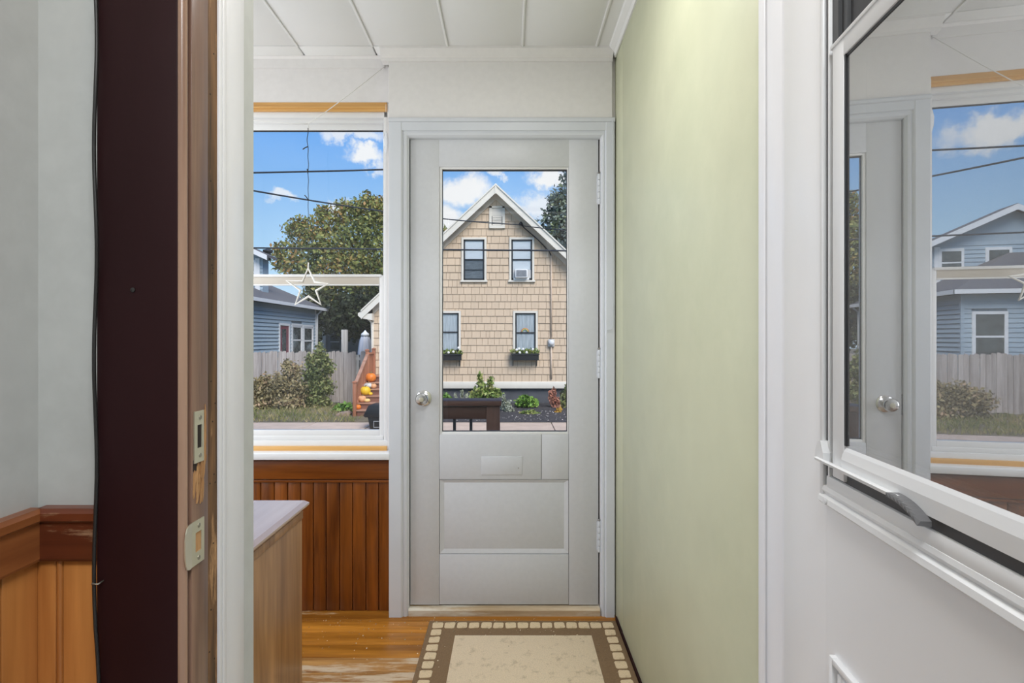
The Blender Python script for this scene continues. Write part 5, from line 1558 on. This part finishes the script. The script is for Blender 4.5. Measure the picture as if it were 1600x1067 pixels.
for (a, b, c, d, k_) in side_open:
    tr = MB(); t_ = .09
    tr.box(BX, BX + .06, a - t_, a, c, d + t_); tr.box(BX, BX + .06, b, b + t_, c, d + t_); tr.box(BX, BX + .06, a, b, d, d + t_); tr.box(BX, BX + .07, a - t_, b + t_, c - t_, c)
    w0 = tr.build('door' if k_ == 'red' else 'window', M['trim_white'], blue)
    if k_ == 'red':
        boxo('door_leaf', M['red_door'], (BX, BX + .03, a, b, c, d), w0)
        boxo('door_glass', M['dark_pane'], (BX + .025, BX + .036, a + (b - a) * .25, b - (b - a) * .3, c + .3, d - .15), w0)
    else:
        boxo('pane', M['dark_pane'], (BX, BX + .03, a, b, (c + d) / 2, d), w0)
        boxo('pane', M['dark_pane'], (BX, BX + .022, a, b, c, (c + d) / 2), w0)
        zm = d - (d - c) * .42
        sb_ = MB(); sb_.box(BX, BX + .045, a, b, zm - .03, zm + .03)
        sb_.box(BX, BX + .045, a, a + .07, c, d); sb_.box(BX, BX + .045, b - .07, b, c, d); sb_.box(BX, BX + .045, a, b, d - .07, d)
        sb_.build('window_sash', M['trim_white'], w0)
for (a, b, c, d) in front_open:
    tr = MB(); t_ = .09
    tr.box(a - t_, a, BY0 - .06, BY0, c, d + t_); tr.box(b, b + t_, BY0 - .06, BY0, c, d + t_); tr.box(a, b, BY0 - .06, BY0, d, d + t_); tr.box(a - t_ - .03, b + t_ + .03, BY0 - .08, BY0, c - t_, c)
    w0 = tr.build('window', M['trim_white'], blue)
    boxo('pane', M['dark_pane'], (a, b, BY0 - .03, BY0, c, d), w0)
    boxo('window_sash', M['trim_white'], (a, b, BY0 - .045, BY0, (c + d) / 2 - .03, (c + d) / 2 + .03), w0)
# roof of the wing: hipped, with white fascia and gutter
ov = .35
rx1, ry0, ry1 = BX + ov, BY0 - ov, BY1 + ov + .5
rise = 1.55; run = 3.4
hp_v = [(rx1, ry0, BE), (rx1, ry1, BE), (rx1 - run, ry1 - 1.4, BE + rise), (rx1 - run, ry0 + run, BE + rise), (-16.3, ry0, BE), (-16.3, ry0 + run, BE + rise), (-16.3, ry1 - 1.4, BE + rise), (-16.3, ry1, BE)]
MB().add(hp_v, [(0, 1, 2, 3), (0, 3, 5, 4), (3, 2, 6, 5), (1, 7, 6, 2), (0, 4, 7, 1), (4, 5, 6, 7)]).build('roof', M['roof_shingle'], blue)
boxo('fascia', M['trim_white'], (rx1 - .04, rx1 + .02, ry0, ry1, BE - .10, BE + .03), blue)
boxo('fascia', M['trim_white'], (-16.3, rx1 + .02, ry0 - .02, ry0 + .04, BE - .10, BE + .03), blue)
boxo('soffit', M['far_wall_grey'], (BX - .1, rx1 - .03, ry0 + .03, ry1 - .03, BE - .06, BE - .02), blue)
MB().tube([(rx1 - .05, BY1 + .1, BE - .1), (BX + .08, BY1 + .12, BE - .3), (BX + .08, BY1 + .12, GZ)], .045, 8).build('downspout', M['trim_white'], blue, smooth='all')
# upper storey
UX, UY = X_(411, 22.0), 22.0
ue = Z_(402, 21.7)
us0, us1 = -15.0, UX
um_ = (us0 + us1) / 2
uap = ue + (us1 + .32 - um_) * .46
MB().prism([(us0, BE + .1), (us1, BE + .1), (us1, ue + .14), (um_, uap - .03), (us0, ue + .14)], UY, 22.5, 'y').build('upper_wall', M['blue_siding'], blue)
for r in range(int((ue - BE) / EXP) + 1):
    za = BE + .1 + r * EXP
    MB().prism([(UY, za), (UY - .03, za), (UY - .006, za + EXP), (UY, za + EXP)], us0, us1, 'x').build('clapboard', M['blue_siding'], blue)
boxo('corner_board', M['trim_white'], (us1 - .30, us1 - .12, UY - .05, UY, BE + .1, ue), blue)
for sgn in (-1, 1):
    ex = um_ + sgn * (us1 + .32 - um_)
    MB().prism([(um_, uap), (ex, ue), (ex, ue + .10), (um_, uap + .10)], UY - .35, 22.6, 'y').build('roof_slope', M['roof_shingle'], blue)
    MB().prism([(um_, uap + .08), (ex, ue + .08), (ex, ue - .12), (um_, uap - .12)], UY - .38, UY - .34, 'y').build('rake_board', M['trim_white'], blue)
for xa in (us1 - .95, us1 - 2.4):
    tr = MB(); tr.box(xa - .09, xa + .70, UY - .06, UY, BE + .75, BE + 1.75)
    w0 = tr.build('window', M['trim_white'], blue)
    boxo('pane', M['dark_pane'], (xa, xa + .6, UY - .07, UY - .05, BE + .85, BE + 1.22), w0)
    boxo('pane', M['dark_pane'], (xa, xa + .6, UY - .07, UY - .05, BE + 1.28, BE + 1.65), w0)
tag(MB().lathe((X_(403, 21.7), 22.6, 0), [(.12, Z_(402, 21.7)), (.12, Z_(390, 21.7)), (.2, Z_(388, 21.7)), (.2, Z_(385, 21.7)), (.05, Z_(383, 21.7))], 10).build('roof_vent', M['black_sash'], blue), None)

# grey house in the shade far behind the fence
gh = thing('house', 'dim grey house with a white window in the shade beyond the fence', 'house', (-8.6, 33, GZ))
g0x, g1x = X_(506, 32), X_(575, 32)
MB().box(g0x, g1x, 32, 37, GZ, Z_(505, 32)).build('wall', M['far_wall_grey'], gh)
MB().prism([(g0x - .3, Z_(505, 32)), (g1x + .3, Z_(505, 32)), ((g0x + g1x) / 2, Z_(480, 32))], 31.7, 37.3, 'y').build('roof', M['roof_shingle'], gh)
wa, wb_, wc, wd = X_(517, 32), X_(531, 32), Z_(546, 32), Z_(522, 32)
tr = MB(); tr.box(wa - .12, wb_ + .12, 31.92, 32, wc - .12, wd + .12)
w0 = tr.build('window', M['far_wall_grey'], gh)
boxo('pane', M['dark_pane'], (wa, wb_, 31.9, 31.95, wc, wd), w0)
boxo('window_sash', M['meter_grey'], (wa, wb_, 31.88, 31.93, (wc + wd) / 2 - .03, (wc + wd) / 2 + .03), w0)
boxo('corner_board', M['meter_grey'], (g0x - .05, g0x + .12, 31.92, 32.05, GZ, Z_(505, 32)), gh)

# ================================================================== PORCH LANDING AND RAILING right outside the door
deck = thing('landing', 'wooden landing outside the porch door', 'deck', (-0.1, 2.85, GZ))
for k in range(6):
    boxo('deck_board', M['porch_rail'], (-1.4, 1.0, 2.50 + k * .125, 2.50 + k * .125 + .118, -.10, -.07), deck, .003)
for xq in (-1.3, .9):
    boxo('deck_leg', M['porch_post'], (xq - .05, xq + .05, 3.05, 3.15, GZ - .1, -.10), deck)
for k in range(4):
    boxo('step', M['porch_rail'], (-.02, 1.0, 3.25 + k * .26, 3.52 + k * .26, -.30 - .18 * k, -.265 - .18 * k), deck, .003)
for xq in (0.0, .96):
    MB().prism([(3.25, -.12), (4.32, -.86), (4.32, GZ - .05), (4.15, GZ - .05), (3.25, -.40)], xq - .02, xq + .02, 'x').build('stringer', M['porch_rail'], deck)
RY = 3.10
rl = thing('porch_railing', 'dark brown wooden railing with a square post outside the door', 'railing', (-.6, RY, -.07))
pz1 = Z_(633, RY)
pa, pb_ = X_(760, RY), X_(781, RY)
boxo('post', M['porch_post'], (pa, pb_, RY - .005, RY + .085, -.07, pz1), rl, .004)
boxo('cap', M['porch_rail'], (-.60, X_(783.5, RY - .02), RY - .03, RY + .11, pz1 - .002, Z_(626, RY - .03)), rl, .006)
boxo('apron', M['porch_rail'], (-.60, pa, RY + .005, RY + .045, Z_(655, RY), Z_(636, RY)), rl, .003)
boxo('bottom_rail', M['porch_rail'], (-.60, pa, RY + .005, RY + .045, .03, .11), rl, .003)
for k in range(4):
    xq = X_(735.5, RY) - k * X_(797 + 26, RY)
    boxo('baluster', M['black_sash'], (xq - .008, xq + .008, RY + .017, RY + .033, .10, Z_(655, RY) + .01), rl)
boxo('post', M['porch_post'], (-.60, -.52, RY - .005, RY + .085, -.07, pz1), rl, .004)
